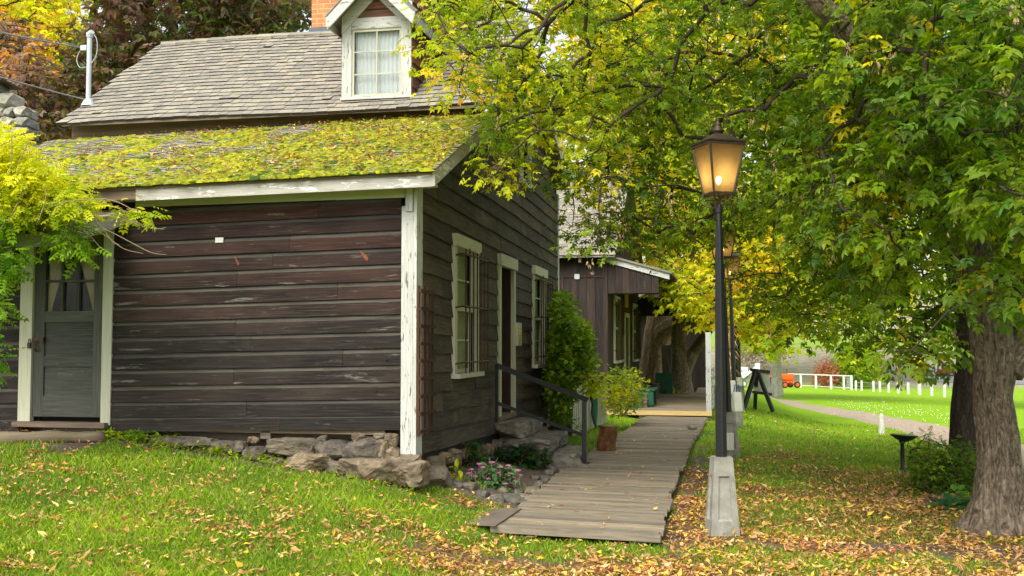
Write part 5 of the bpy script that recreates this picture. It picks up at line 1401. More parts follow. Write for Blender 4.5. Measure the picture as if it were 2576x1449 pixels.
# ------------------------------------------------------------------ far things
# fences
WP = plain('white_post_paint', (.70, .70, .66), .7, c2=(.55, .55, .5), scale=5)
fpx = [(2150, 974), (2164.5, 975.5), (2194, 974), (2210, 976), (2232, 978), (2256, 981), (2281, 981.5), (2310, 991.5), (2340, 994.5), (2372, 997), (2408, 1000), (2448, 1005), (2492, 1010), (2540, 1016)]
F0 = Vector(on_ground(2372, 87)); 
fps = []
for px, py in fpx:
    Yf = float(np.interp(px, [2150, 2372, 2540], [112, 87, 74])); p = on_ground(px, Yf); fps.append(p)
for i, p in enumerate(fps):
    mb = MB(); mb.box(-.09, .09, -.09, .09, -.1, 1.0, 2); mb.lathe([(.10, 1.0), (.10, 1.03), (.02, 1.06)], (0, 0, 0), 8)
    o = mb.build('fence_post', WP, None, loc=p); tag(o, 'white wooden post of the wire fence along the far road', 'fence post', 'white posts along the road')
mb = MB()
for z_ in (.45, .85):
    for a, b in zip(fps[:-1], fps[1:]): mb.tube([a + Vector((0, 0, z_)), b + Vector((0, 0, z_))], .012, 4, False)
tag(mb.build('fence_wire', GREYM), 'thin wires strung between the far white posts', 'wire')
rf = thing('rail_fence', 'white pole rail fence behind the orange tractor', 'fence', on_ground(1980, 122))
rp = [on_ground(px, 122 - (px - 1980) * .06) - rf.location for px in (1982, 2012, 2050, 2088, 2120, 2139)]
for a in rp: mb = MB(); mb.box(a.x - .1, a.x + .1, a.y - .1, a.y + .1, a.z - .1, a.z + 1.55, 2); mb.build('fence_post', WP, rf)
for a, b in zip(rp[:-1], rp[1:]):
    mb = MB(); mb.beam(a + Vector((0, 0, 1.5)), b + Vector((0, 0, 1.5)), .12, .12); mb.beam(a + Vector((0, 0, .25)), b + Vector((0, 0, .25)), .08, .08); mb.build('fence_rail', WP, rf)
gt = thing('metal_gate', 'grey tubular field gate at the corner of the rail fence', 'gate', on_ground(2139, 112.5))
a = Vector((0, 0, 0)); b = on_ground(2128, 122) - gt.location
mb = MB()
for z_ in (.2, .5, .8, 1.1, 1.3): mb.tube([a + Vector((0, 0, z_)), b + Vector((0, 0, z_))], .03, 6)
for t in (0, .25, .5, .75, 1): v = a.lerp(b, t); mb.tube([v + Vector((0, 0, .2)), v + Vector((0, 0, 1.3))], .03, 6)
mb.build('gate_frame', GREYM, gt)
# road
mb = MB(); vs = []; NX = 24
for i in range(NX + 1):
    px = 2215 + 440 * i / NX; lo_y = 957 + 14 * i / NX; hi_y = 926 + 4 * i / NX
    for j in range(9):
        v = ground_hit(px, lo_y + (hi_y - lo_y) * j / 8); v.z += .06; vs.append(v)
mb.add(vs, [(i * 9 + j, (i + 1) * 9 + j, (i + 1) * 9 + j + 1, i * 9 + j + 1) for i in range(NX) for j in range(8)])
rd = mb.build('road', plain('asphalt', (.22, .22, .22), .85, c2=(.18, .18, .185), scale=.5)); tag(rd, 'pale grey road beyond the fence', 'road', kind='structure')

# tractor
p = on_ground(1971, 112); q = 112 / F
trk_ = thing('tractor', 'bright orange vintage tractor parked on the far lawn behind a grey trunk', 'tractor', p, R(8))
OR = plain('orange_paint', (.80, .12, .015), .4, c2=(.70, .10, .012), scale=2); TY = plain('tyre', (.03, .03, .032), .9)
def wheel(x, y, r, w, name='wheel'):
    o = bpy.data.objects.new(name, None); col.objects.link(o); o.parent = trk_; o.location = (x, y, r)
    mb = MB(); mb.tube([(0, -w / 2, 0), (0, -w / 2 + .02, 0), (0, w / 2 - .02, 0), (0, w / 2, 0)], [r * .9, r, r, r * .9], 24); mb.build('tyre', TY, o)
    mb = MB(); mb.tube([(0, -w / 2 - .02, 0), (0, w / 2 + .02, 0)], [r * .55, r * .55], 18); mb.tube([(0, -w / 2 - .08, 0), (0, w / 2 + .08, 0)], [r * .2, r * .2], 10); mb.build('rim', OR, o)
wheel(1.1, -.7, .34, .2); wheel(.42 - .3, .7, .34, .2) if False else wheel(.95, .75, .34, .2)
wheel(-1.25, -.75, .68, .36); wheel(-1.25, .75, .68, .36)
wheel(-.25 + .0, -.72, .34, .2)
mb = MB(); mb.box(-.55, 1.0, -.28, .28, .78, 1.45); ob = mb.build('hood', OR, trk_); md = ob.modifiers.new('b', 'BEVEL'); md.width = .14; md.segments = 4
mb = MB(); mb.box(-1.5, .9, -.16, .16, .5, .8); mb.box(.9, 1.2, -.65, .65, .34, .46); mb.box(-1.6, -.9, -.3, .3, .5, 1.0); mb.beam((.2, 0, .8), (1.1, -.6, .4), .08, .08); mb.build('chassis', OR, trk_)
for s_ in (-1, 1):
    mb = MB(); pts = [(-1.25 + .78 * math.cos(a), s_ * .75, .68 + .78 * math.sin(a)) for a in [R(20 + 14 * k) for k in range(10)]]
    for a, b in zip(pts[:-1], pts[1:]): mb.beam(a, b, .36, .03, up=(0, 0, 1))
    mb.build('fender', OR, trk_)
mb = MB(); mb.tube([(.3, .1, 1.4), (.3, .1, 2.0)], .035, 8); mb.build('exhaust', DARKIRON, trk_)
mb = MB(); mb.box(-1.4, -1.05, -.22, .22, 1.0, 1.1); mb.box(-1.45, -1.38, -.22, .22, 1.0, 1.4); mb.build('seat', TY, trk_)
mb = MB(); mb.tube([(-.95 + .0 * k, .2 * math.cos(k * .524), 1.42 + .2 * math.sin(k * .524)) for k in range(13)], .018, 6); mb.tube([(-.5, 0, 1.2), (-.95, 0, 1.42)], .02, 6); mb.build('steering_wheel', TY, trk_)
# white hay wagon with lettering
p = on_ground(1845, 108); q = 108 / F
wg = thing('farm_wagon', 'white farm wagon with red lettering and raised white chute on the far lawn', 'wagon', p, 0)
WW = plain('white_panel', (.72, .75, .76), .6, c2=(.64, .67, .68), scale=1)
def wz(py): return at(1870, py, 108).z - p.z
def wx(px): return (px - 1845) * q
mb = MB(); mb.box(wx(1822), wx(1880), 0, 1.8, wz(945), wz(924)); mb.build('wagon_body', WW, wg)
mb = MB(); mb.box(wx(1822), wx(1896), .05, 1.75, wz(957), wz(946)); mb.build('flat_bed', plain('dull_green', (.25, .28, .18), .8), wg)
mb = MB(); mb.beam((wx(1865), -.1, wz(950)), (wx(1908), -.1, wz(917)), .25, .22, up=(0, 0, 1)); mb.box(wx(1900), wx(1909), -.2, .5, wz(932), wz(914)); mb.build('chute', WW, wg)
for x_ in (1836, 1868.5):
    o = bpy.data.objects.new('wheel', None); col.objects.link(o); o.parent = wg; o.location = (wx(x_), -.05, .36)
    mb = MB(); mb.tube([(0, -.14, 0), (0, .14, 0)], [.37, .37], 20); mb.build('tyre', plain('dusty_tyre', (.16, .15, .14), .9), o); mb = MB(); mb.tube([(0, -.17, 0), (0, .17, 0)], [.2, .2], 16); mb.build('rim', GREYM, o)
RI = plain('red_lettering', (.50, .10, .08), .7)
def text(body, size, loc, parent, mat, rot=(R(90), 0, 0), align='RIGHT'):
    cu = bpy.data.curves.new('lettering', 'FONT'); cu.body = body; cu.size = size; cu.align_x = align; cu.extrude = .005
    o = bpy.data.objects.new('lettering', cu); col.objects.link(o); dg = bpy.context.evaluated_depsgraph_get(); me = bpy.data.meshes.new_from_object(o.evaluated_get(dg)); bpy.data.objects.remove(o)
    me.materials.clear(); me.materials.append(mat); o = bpy.data.objects.new('lettering', me); col.objects.link(o); o.parent = parent; o.location = loc; o.rotation_euler = rot; return o
text('PIONEER', .36, (wx(1868), -.03, wz(936)), wg, RI); text('CLUB', .34, (wx(1860), -.03, wz(943)), wg, RI)
# far car and yellow sign
p = ground_hit(2396, 946); cr = thing('parked_car', 'small dark red car on the far road behind the trunk', 'car', p + Vector((0, 0, .06)), .2)
mb = MB(); mb.box(-1.9, 1.9, -.8, .8, .3, .9); mb.hexa([(-1.2, -.7, .9), (1.2, -.7, .9), (1.2, .7, .9), (-1.2, .7, .9), (-.8, -.6, 1.4), (.8, -.6, 1.4), (.8, .6, 1.4), (-.8, .6, 1.4)]); ob = mb.build('body', plain('dark_red', (.25, .03, .03), .3)); ob.parent = cr
for x_ in (-1.2, 1.2): mb = MB(); mb.tube([(x_, -.85, .32), (x_, .85, .32)], .32, 16); mb.build('wheel', TY, cr)
p = on_ground(2306, 105); sg = thing('road_sign', 'yellow road sign on a post at the roadside beyond the fence', 'road sign', p)
mb = MB(); mb.tube([(0, 0, 0), (0, 0, 3.6)], .05, 8); mb.build('post', GREYM, sg)
mb = MB(); mb.box(-.45, .45, -.03, -.0, wz(932) if False else 2.3, 3.6); mb.build('sign_board', plain('sign_yellow', (.75, .42, .02), .5), sg)
p = on_ground(1960, 118); mb = MB(); mb.tube([(0, 0, 0), (0, 0, 7)], .16, 8); tag(mb.build('utility_pole', plain('tan_pole', (.42, .27, .16), .8), loc=on_ground(1955 + 6, 118)), 'tan wooden pole standing behind the tractor', 'pole')
# stone building at far left
sb = thing('stone_building', 'pale stone wall with dark roof edge at the far left', 'building', at(-40, 867, 17.0))
sb.location.z = 0
mb = MB(); zq = lambda py: at(0, py, 17).z
cx0 = sb.location.x; x1 = at(70, 300, 17).x - cx0
rows = [(330 + 340, 100), ]
zz = .0; i = 0
while zz < zq(222):
    h = rnd.uniform(.15, .24); x = x1
    cut = .453 * max(0, zz + h / 2 - zq(285)) / (zq(222) - zq(285))
    x = x1 - cut
    while x > -1.2:
        w = rnd.uniform(.16, .36); rock(mb, (x - w / 2, .2, zz + h / 2), (w / 2 * 1.1, .28, h / 2 * 1.12), 700 + i, 2, 0, 4, .95); x -= w; i += 1
    zz += h * .95
mb.box(-3, x1 - .75, .35, 3, 0, zq(330)); mb.build('wall', stone('pale_stone', [(.3, (.26, .24, .19)), (.5, (.46, .43, .35)), (.72, (.60, .57, .49))], 5), sb)
mb = MB(); mb.hexa([(-3, -.3, zq(207)), (x1 - .30, -.3, zq(212)), (x1 - .30, .4, zq(212)), (-3, .4, zq(207)), (-3, -.3, zq(201)), (x1 - .30, -.3, zq(207)), (x1 - .30, .4, zq(207)), (-3, .4, zq(201))], 0); mb.build('roof', DARKIRON, sb)
# ================================================================== FOLIAGE
def leaflet(L=1.0, W=.26, off=(0, 0), ang=0.0, dz=0.0):
    p = np.array([(0, 0, 0), (.30, -W, .11), (.68, -W * .75, .06), (1, 0, -.14), (.68, W * .75, .06), (.30, W, .11)]) * [L, L, L]
    c, s = math.cos(ang), math.sin(ang); q = p.copy(); q[:, 0] = p[:, 0] * c - p[:, 1] * s + off[0]; q[:, 1] = p[:, 0] * s + p[:, 1] * c + off[1]; q[:, 2] += dz - .25 * np.abs(q[:, 1]) ** 1.5
    return q
def template(lf):
    V = np.concatenate(lf); F_ = np.concatenate([[[0, 1, 2, 3], [0, 3, 4, 5]] for _ in lf]).reshape(-1, 4) + np.repeat(np.arange(len(lf)) * 6, 2)[:, None]
    return V, F_
T5 = template([leaflet(.52, .27, (.48, 0)), leaflet(.46, .25, (.44, .0), .85), leaflet(.46, .25, (.44, 0), -.85), leaflet(.40, .25, (.20, 0), 1.1), leaflet(.40, .25, (.20, 0), -1.1)])
T3 = template([leaflet(.62, .30, (.38, 0)), leaflet(.55, .28, (.3, 0), .95), leaflet(.55, .28, (.3, 0), -.95)])
T1 = template([leaflet(1, .27)])
TR = template([leaflet(1, .42)])
T9 = template([leaflet(.26, .3, (.78, 0))] + [leaflet(.27, .27, (.12 + .21 * i, 0), s_ * 1.05) for i in range(4) for s_ in (1, -1)])
def leaves(Cn, per, rad, size, cols, g, T, droop=.5, flat=.75, jit=.12, axis_dir=None):
    TV, TF = T; N = len(Cn); m = N * per
    c = np.repeat(Cn, per, 0); d = g.normal(0, 1, (m, 3)); d /= np.linalg.norm(d, axis=1)[:, None]
    r = rad if np.isscalar(rad) else np.repeat(rad, per)[:, None]
    off = d * (g.random((m, 1)) ** .45) * r * [1, 1, flat]
    pos = c + off
    dr = d * [1, 1, .45] + g.normal(0, .45, (m, 3)); dr[:, 2] -= droop; dr /= np.linalg.norm(dr, axis=1)[:, None]
    up = np.stack([g.normal(0, .35, m), g.normal(0, .35, m), np.ones(m)], 1) + d * .25
    x = np.cross(up, dr); x /= np.maximum(np.linalg.norm(x, axis=1)[:, None], 1e-6); n = np.cross(dr, x)
    s = (size if np.isscalar(size) else np.repeat(size, per)) * g.uniform(.6, 1.25, m)
    V = pos[:, None, :] + s[:, None, None] * (TV[None, :, 0:1] * dr[:, None] + TV[None, :, 1:2] * x[:, None] + TV[None, :, 2:3] * n[:, None])
    F_ = TF[None] + (np.arange(m) * len(TV))[:, None, None]
    cc = np.repeat(cols, per, 0) * (1 + g.normal(0, jit * 1.3, (m, 1))) + g.normal(0, .012, (m, 3)); cc = np.clip(cc, .004, .95)
    cc = np.repeat(cc, len(TF), 0) * (1 + g.normal(0, .05, (m * len(TF), 1)))
    return V.reshape(-1, 3), F_.reshape(-1, 4), np.clip(cc, .004, .95)
def tubes_np(A, B, ra, rb, n=5):
    d = B - A; L = np.maximum(np.linalg.norm(d, axis=1)[:, None], 1e-6); d = d / L
    ref = np.where(np.abs(d[:, 2:3]) > .9, np.array([[1., 0, 0]]), np.array([[0, 0, 1.]])); x = np.cross(d, ref); x /= np.linalg.norm(x, axis=1)[:, None]; y = np.cross(d, x)
    a = np.arange(n) * 2 * np.pi / n; ring = np.cos(a)[None, :, None] * x[:, None] + np.sin(a)[None, :, None] * y[:, None]
    V = np.concatenate([A[:, None] + ring * ra[:, None, None], B[:, None] + ring * rb[:, None, None]], 1)
    k = np.arange(n); F_ = np.stack([k, (k + 1) % n, n + (k + 1) % n, n + k], 1)
    return V.reshape(-1, 3), (F_[None] + (np.arange(len(A)) * 2 * n)[:, None, None]).reshape(-1, 4)
def skeleton(P, roots, g, rt=.0055, sag=.06, pw=.46, penal=.35):
    """connect spray points back to the trunk like branches; returns tube segments"""
    roots = np.array(roots, float); R0 = roots[np.argmin(np.linalg.norm(P[:, None] - roots[None], axis=2), 1)]
    dist = np.linalg.norm(P - R0, axis=1); order = np.argsort(dist)
    nodes = [tuple(r) for r in roots]; par = [-1] * len(roots); nd = np.concatenate([roots, np.zeros((len(P), 3))]); path = np.zeros(len(nd)); k = len(roots)
    for i in order:
        q = P[i]; dd = np.linalg.norm(nd[:k] - q, axis=1); cost = dd + penal * path[:k]; j = int(np.argmin(cost))
        nd[k] = q; path[k] = path[j] + dd[j]; par.append(j); k += 1
    w = np.zeros(k)
    for i in range(k - 1, len(roots) - 1, -1): w[i] += 1; w[par[i]] += w[i]
    rad = np.minimum(rt * np.maximum(w, 1) ** pw, rt * 4.2)
    A = []; B = []; ra = []; rb = []
    for i in range(len(roots), k):
        a = nd[par[i]]; b = nd[i]; L = np.linalg.norm(b - a); r1 = min(rad[par[i]], rad[i] * 1.5); r2 = rad[i]
        n = 4 if L > .5 else 2; pts = [a + (b - a) * t / n for t in range(n + 1)]
        for t in range(1, n): pts[t] = pts[t] + g.normal(0, (.045 if L < .5 else .022) * L, 3) + np.array([0, 0, sag * L * math.sin(math.pi * t / n)])
        for t in range(n): A.append(pts[t]); B.append(pts[t + 1]); ra.append(r1 + (r2 - r1) * t / n); rb.append(r1 + (r2 - r1) * (t + 1) / n)
    return np.array(A), np.array(B), np.array(ra), np.array(rb)
def inpoly(px, py, poly):
    c = np.zeros(len(px), bool); n = len(poly); j = n - 1
    for i in range(n):
        xi, yi = poly[i]; xj, yj = poly[j]
        c ^= ((yi > py) != (yj > py)) & (px < (xj - xi) * (py - yi) / (yj - yi + 1e-9) + xi); j = i
    return c
def vol(poly, n, Y0, Y1, g, holes=(), clump=0):
    """n points in the volume seen inside the outline between depths; Y0/Y1 may be functions of px,py"""
    xs = [p[0] for p in poly]; ys = [p[1] for p in poly]; out = []; pix = []
    while len(out) < n:
        px = g.uniform(min(xs), max(xs), 400); py = g.uniform(min(ys), max(ys), 400); k = inpoly(px, py, poly)
        for (hx, hy, rx, ry) in holes: k &= ((px - hx) / rx) ** 2 + ((py - hy) / ry) ** 2 > 1
        if clump: k &= (np.array([mnoise.noise(Vector((a / 170, b / 130, clump))) for a, b in zip(px, py)]) + g.uniform(-.25, .65, 400)) > 0
        for a, b in zip(px[k], py[k]):
            y0 = Y0(a, b) if callable(Y0) else Y0; y1 = Y1(a, b) if callable(Y1) else Y1
            out.append(at(a, b, g.uniform(y0, y1))[:]); pix.append((a, b))
    return np.array(out[:n]), np.array(pix[:n])
def mixc(t, stops):
    t = np.clip(t, 0, 1); xs = [s[0] for s in stops]; return np.stack([np.interp(t, xs, [s[1][i] for s in stops]) for i in range(3)], 1)
DG, MG, LG_, YG, YL, OY = (.055, .110, .010), (.145, .235, .012), (.28, .38, .014), (.52, .54, .018), (.76, .60, .022), (.78, .42, .03)
GREENS = [(0, DG), (.3, MG), (.55, LG_), (.75, YG), (.92, YL), (1, OY)]
def barkm(name, stops, sc_=(3.0, 14)):
    k = NT(name, .95); uv = k.uv(); mp_ = k.n('ShaderNodeMapping', i_Vector=uv, i_Scale=(sc_[0] * 1.6, sc_[1], 1)).outputs[0]
    n = k.noise(mp_, 1, 8, .66, 1.8); f = k.noise(k.obj(), 26, 8, .7); k.color(k.mix(.3, k.ramp(n, stops), k.ramp(f, stops)))
    k.bump(k.math('ADD', n, k.math('MULTIPLY', f, .35)), 1.0, .05); k.b.inputs['Specular IOR Level'].default_value = .15; return k.m
BARK1 = barkm('furrowed_bark', [(.36, (.045, .031, .020)), (.5, (.20, .155, .105)), (.64, (.44, .36, .26))], (4.2, 12))
BARK2 = barkm('dark_bark', [(.32, (.018, .013, .009)), (.5, (.055, .042, .030)), (.7, (.12, .10, .072))])
BARKG = barkm('pale_grey_bark', [(.36, (.20, .18, .16)), (.5, (.46, .43, .39)), (.66, (.68, .65, .60))], (2, 6))
def catmull(P, n):
    P = [Vector(p[:3]) for p in P]; P = [P[0] * 2 - P[1]] + P + [P[-1] * 2 - P[-2]]; out = []
    for i in range(1, len(P) - 2):
        for k in range(n):
            t = k / n; a, b, c, d = P[i - 1:i + 3]
            out.append(.5 * ((2 * b) + (c - a) * t + (2 * a - 5 * b + 4 * c - d) * t * t + (3 * b - a - 3 * c + d) * t ** 3))
    out.append(P[-2]); return out
def trunk_tube(mb, pts, rads, n=6, sides=36, ridge=.05, flare=0, seed=1):
    P = catmull(pts, n); r = np.interp(np.linspace(0, len(pts) - 1, len(P)), range(len(pts)), rads)
    def rf(i, k, p):
        a = k / sides * 6.283; z = i / len(P)
        v = 1 - ridge * 1.3 * abs(mnoise.noise(Vector((math.cos(a) * 8, math.sin(a) * 8, p.z * 2.2 + seed * 5)))) + ridge * 1.6 * mnoise.noise(Vector((math.cos(a) * 1.5, math.sin(a) * 1.5, p.z * 1.1 + seed))) + ridge * 1.1 * mnoise.noise(Vector((math.cos(a) * 5.5, math.sin(a) * 5.5, p.z * 1.3 + seed * 3))) + ridge * .55 * mnoise.noise(Vector((math.cos(a) * 13, math.sin(a) * 13, p.z * 4)))
        if flare:
            q_ = max(0, 1 - i / (len(P) * .20)) ** 1.6; v += flare * q_ * (.5 + .5 * math.sin(a * 5 + seed + p.z * 2)) + q_ * .22 * mnoise.noise(Vector((math.cos(a) * 4, math.sin(a) * 4, p.z * 5 + seed)))
        return v
    mb.tube(P, list(r), sides, True, rf=rf)
def tree(name, label, cat, base, trunks, sprays, cols, per, rad, size, T=T5, seed=1, bark=BARK1, leafm=None, rt=.0055, twig=None, droop=.5, flare=.25, sides=36, group=None, roots=None, seeds=0, ridge=.05, flat=.75, tn=6, penal=.35):
    g = np.random.default_rng(seed); base = Vector(base); o = thing(name, label, cat, base, 0, group); b = np.array(base)
    mb = MB(); rts = []
    for i, (pts, rads) in enumerate(trunks):
        trunk_tube(mb, [Vector(p) - base for p in pts], rads, tn, sides, ridge, flare if i == 0 else 0, seed + i)
        cp = catmull(pts, 4); rts += [tuple(p) for p in cp[len(cp) // 3 if i == 0 else 1:]]
    if trunks: mb.build('trunk', bark, o, True)
    rts = np.array(rts if roots is None else roots) - b
    P = sprays - b
    A_, B_, ra, rb = skeleton(P, rts, g, rt, penal=penal)
    # short twigs in each spray
    tw = 3; c = np.repeat(P, tw, 0); d = g.normal(0, 1, c.shape); d[:, 2] *= .6; d /= np.linalg.norm(d, axis=1)[:, None]; rr_ = (rad if np.isscalar(rad) else np.repeat(rad, tw)[:, None])
    A_ = np.concatenate([A_, c]); B_ = np.concatenate([B_, c + d * rr_ * .95]); q = rt * .75; ra = np.concatenate([ra, np.full(len(c), q)]); rb = np.concatenate([rb, np.full(len(c), q * .4)])
    V, F_ = tubes_np(A_, B_, np.maximum(ra, q), np.maximum(rb, q * .4), 5); np_obj('branches', V, F_, twig or TWIG, o, smooth=True)
    V, F_, C_ = leaves(P, per, rad, size, cols, g, T, droop, flat); np_obj('crown', V, F_, leafm or LEAF, o, C_)
    if seeds:
        k = g.choice(len(P), seeds, replace=False); pc = P[k] + g.normal(0, .12, (seeds, 3)); m = 14
        off = g.normal(0, 1, (seeds * m, 3)) * [.022, .022, .07]; c = np.repeat(pc, m, 0) + off; mm = len(c)
        dr = g.normal(0, .25, (mm, 3)); dr[:, 2] -= 1; dr /= np.linalg.norm(dr, axis=1)[:, None]; x = np.cross(dr, g.normal(0, 1, (mm, 3))); x /= np.linalg.norm(x, axis=1)[:, None]; n_ = np.cross(dr, x)
        TV, TF = T1; s = g.uniform(.03, .05, mm); V = c[:, None] + s[:, None, None] * (TV[None, :, 0:1] * dr[:, None] + TV[None, :, 1:2] * .8 * x[:, None] + TV[None, :, 2:3] * n_[:, None])
        cc = np.array([.48, .34, .17]) * g.uniform(.55, 1.35, (mm, 1)); cc = np.repeat(cc, 2, 0); ob = np_obj('seed_clusters', V.reshape(-1, 3), (TF[None] + (np.arange(mm) * 6)[:, None, None]).reshape(-1, 4), DRY, o, cc); ob['kind'] = 'stuff'
    return o

HOLES = [(1425, 100, 40, 70), (2335, 560, 28, 60), (2400, 610, 26, 60), (2290, 500, 16, 30), (2360, 480, 20, 20)]
# ---- foreground box elder (near trunk at the right edge)
CR1 = [(1062, 232), (1130, 175), (1068, 120), (1090, 60), (1110, -80), (2680, -80), (2680, 800), (2590, 790), (2520, 770), (2450, 790), (2420, 880), (2380, 905), (2335, 925), (2290, 890), (2190, 885), (2160, 860), (2090, 830), (2000, 850), (1980, 810),
       (1880, 760), (1850, 700), (1830, 640), (1720, 640), (1640, 640), (1560, 600), (1480, 620), (1410, 610), (1400, 585), (1450, 520), (1380, 460), (1330, 400), (1290, 420), (1210, 470), (1190, 455), (1250, 400), (1205, 370), (1245, 300), (1200, 250), (1130, 235)]
def y0a(px, py):
    y = np.interp(px, [1050, 1500, 1680, 1900, 2150, 2600], [9.6, 10.4, 11.0, 10.6, 7.8, 6.6])
    return y + (1.5 if (py > 620 and px < 2150) else 0)
def y1a(px, py): return y0a(px, py) + np.interp(px, [1050, 1400, 2000, 2600], [1.6, 3.0, 4.5, 5])
g = np.random.default_rng(21); P1, X1 = vol(CR1, 960, y0a, y1a, g, HOLES, clump=1.7)
# extra crown volume above the frame, gives the shade on the ground
E = g.normal(0, 1, (420, 3)); E /= np.linalg.norm(E, axis=1)[:, None]; E = E * (g.random((420, 1)) ** .4) * [5.2, 4.4, 1.7] + [4.0, 10.4, 7.0]
pxE = E[:, 0] / E[:, 1] * F + CX
E = E[(pxE > 1180)]
XE = np.stack([E[:, 0] / E[:, 1] * F + CX, np.full(len(E), -150.)], 1)
P1a = np.concatenate([P1, E]); X1a = np.concatenate([X1, XE])
# outlying drooping sprays that break the outline
nt = lambda X, s: np.array([mnoise.noise(Vector((a / 120, b / 100, s))) for a, b in X])
def col1(X, g):
    t = np.interp(X[:, 0], [1050, 1250, 1500, 1750, 2100, 2600], [.68, .58, .45, .37, .32, .26]) + np.interp(X[:, 1], [-100, 150, 500, 900], [.04, .02, .0, .06]) + nt(X, 2) * .30 + g.normal(0, .12, len(X))
    t = np.where(g.random(len(X)) < .07, .85, t); return mixc(t, GREENS)
b1 = ground_hit(2508, 1338)
def pt(px, py, Y): return at(px, py, Y)
trunks1 = [([b1 + Vector((0, 0, -.1)), pt(2512, 1250, b1.y), pt(2512, 1120, b1.y), pt(2500, 1000, b1.y), pt(2502, 900, b1.y), pt(2480, 760, b1.y + .1), pt(2455, 600, b1.y + .3), pt(2400, 400, b1.y + .6), pt(2300, 180, b1.y + .9), pt(2200, -80, b1.y + 1.2)], [.36, .225, .178, .172, .20, .18, .165, .14, .12, .09]),
           ([pt(2525, 930, b1.y), pt(2575, 850, b1.y + .05), pt(2640, 720, b1.y + .1), pt(2700, 500, b1.y + .2), pt(2720, 200, b1.y + .2)], [.16, .15, .14, .12, .08]),
               ([pt(2240, 20, b1.y + 1), pt(2170, 110, 8.9), pt(2110, 60, 8.6), pt(2000, -60, 8.4)], [.05, .085, .085, .08]),
           ]
tree('box_elder_tree', 'big leafy green maple-like tree with thick flared trunk at the right edge', 'tree', b1, trunks1, P1a, col1(X1a, g), 24, .33, np.interp(X1a[:, 0], [1050, 1800, 2100, 2600], [.112, .122, .150, .165]), T5, 31, BARK1, seeds=480, sides=72, ridge=.10, flare=.25, tn=9, penal=.22)
# ---- second tree right behind
b2_ = ground_hit(2428, 1196)
CR2 = [(1560, 260), (1620, -80), (2680, -80), (2680, 820), (2430, 860), (2330, 880), (2230, 860), (2140, 820), (2080, 740), (1960, 600), (1800, 500), (1700, 460), (1600, 420)]
P2_, X2 = vol(CR2, 470, lambda a, b: 13.2, 18.5, g, HOLES, clump=4.2)
def col2(X, g): return mixc(.36 + nt(X, 5) * .3 + np.interp(X[:, 0], [1500, 2200, 2600], [.14, .04, -.08]) + g.normal(0, .1, len(X)), GREENS)
tree('box_elder_tree', 'dark furrowed tree trunk standing directly behind the big right-hand tree', 'tree', b2_, [([b2_ + Vector((0, 0, -.1)), pt(2428, 1120, b2_.y), pt(2432, 1000, b2_.y), pt(2440, 880, b2_.y), pt(2420, 720, b2_.y), pt(2330, 450, b2_.y + .5), pt(2200, 100, b2_.y + 1)], [.27, .215, .19, .175, .16, .13, .09]),
     ([pt(2450, 1190, b2_.y + .1), pt(2462, 1050, b2_.y + .3), pt(2480, 800, b2_.y + .5), pt(2560, 400, b2_.y + .6)], [.14, .12, .10, .06])], P2_, col2(X2, g), 13, .42, .20, T3, 41, BARK2, seeds=60, sides=48, ridge=.07, tn=8, penal=.15)
# ---- porch trees
pA = on_ground(1644, 35); pB = on_ground(1716, 33.5)
CA = [(1400, 480), (1420, 120), (1500, 40), (1700, 60), (1800, 250), (1800, 640), (1730, 740), (1620, 700), (1500, 560)]
PA, XA = vol(CA, 330, 31, 42, g, HOLES, clump=6)
def colY(X, g, m=.78): return mixc(m + nt(X, 9) * .25 + g.normal(0, .1, len(X)), GREENS)
BARKR = barkm('shaggy_brown_bark', [(.32, (.10, .065, .04)), (.5, (.30, .21, .14)), (.7, (.62, .48, .34))], (2, 5))
tree('leaning_tree', 'massive shaggy leaning tree trunk behind the porch', 'tree', pA, [([pA + Vector((0, 0, -.1)), at(1640, 960, 35), at(1645, 900, 35), at(1652, 850, 35), at(1662, 800, 35), at(1655, 720, 35), at(1640, 500, 36), at(1620, 250, 37)], [.52, .44, .42, .44, .46, .38, .3, .2]),
     ([at(1650, 870, 35), at(1672, 830, 34.6), at(1700, 812, 34), at(1740, 805, 33), at(1775, 780, 32), at(1800, 700, 31)], [.36, .30, .20, .17, .15, .1])], PA, colY(XA, g, .74), 14, 1.0, .34, T3, 51, BARKR, sides=32, ridge=.10, rt=.012)
CB = [(1690, 740), (1720, 640), (1740, 460), (1850, 420), (1990, 520), (2030, 700), (1990, 820), (1930, 850), (1870, 830), (1800, 800), (1750, 790), (1710, 770)]
PB, XB = vol(CB, 420, 25, 33, g, HOLES, clump=7.5)
tree('yellow_maple_tree', 'forked tree with bright yellow leaves over the end of the boardwalk', 'tree', pB, [([pB + Vector((0, 0, -.1)), at(1716, 960, 33.5), at(1712, 900, 33.5), at(1708, 860, 33.5), at(1712, 780, 33), at(1740, 600, 31)], [.40, .33, .30, .25, .2, .15]),
     ([at(1722, 940, 33.5), at(1738, 900, 33.4), at(1755, 872, 33.2), at(1790, 820, 32), at(1850, 740, 30)], [.22, .19, .16, .14, .1])], PB, colY(XB, g, .77), 16, .62, .24, T3, 61, BARK1, leafm=LEAFT, sides=28, ridge=.08, rt=.010)
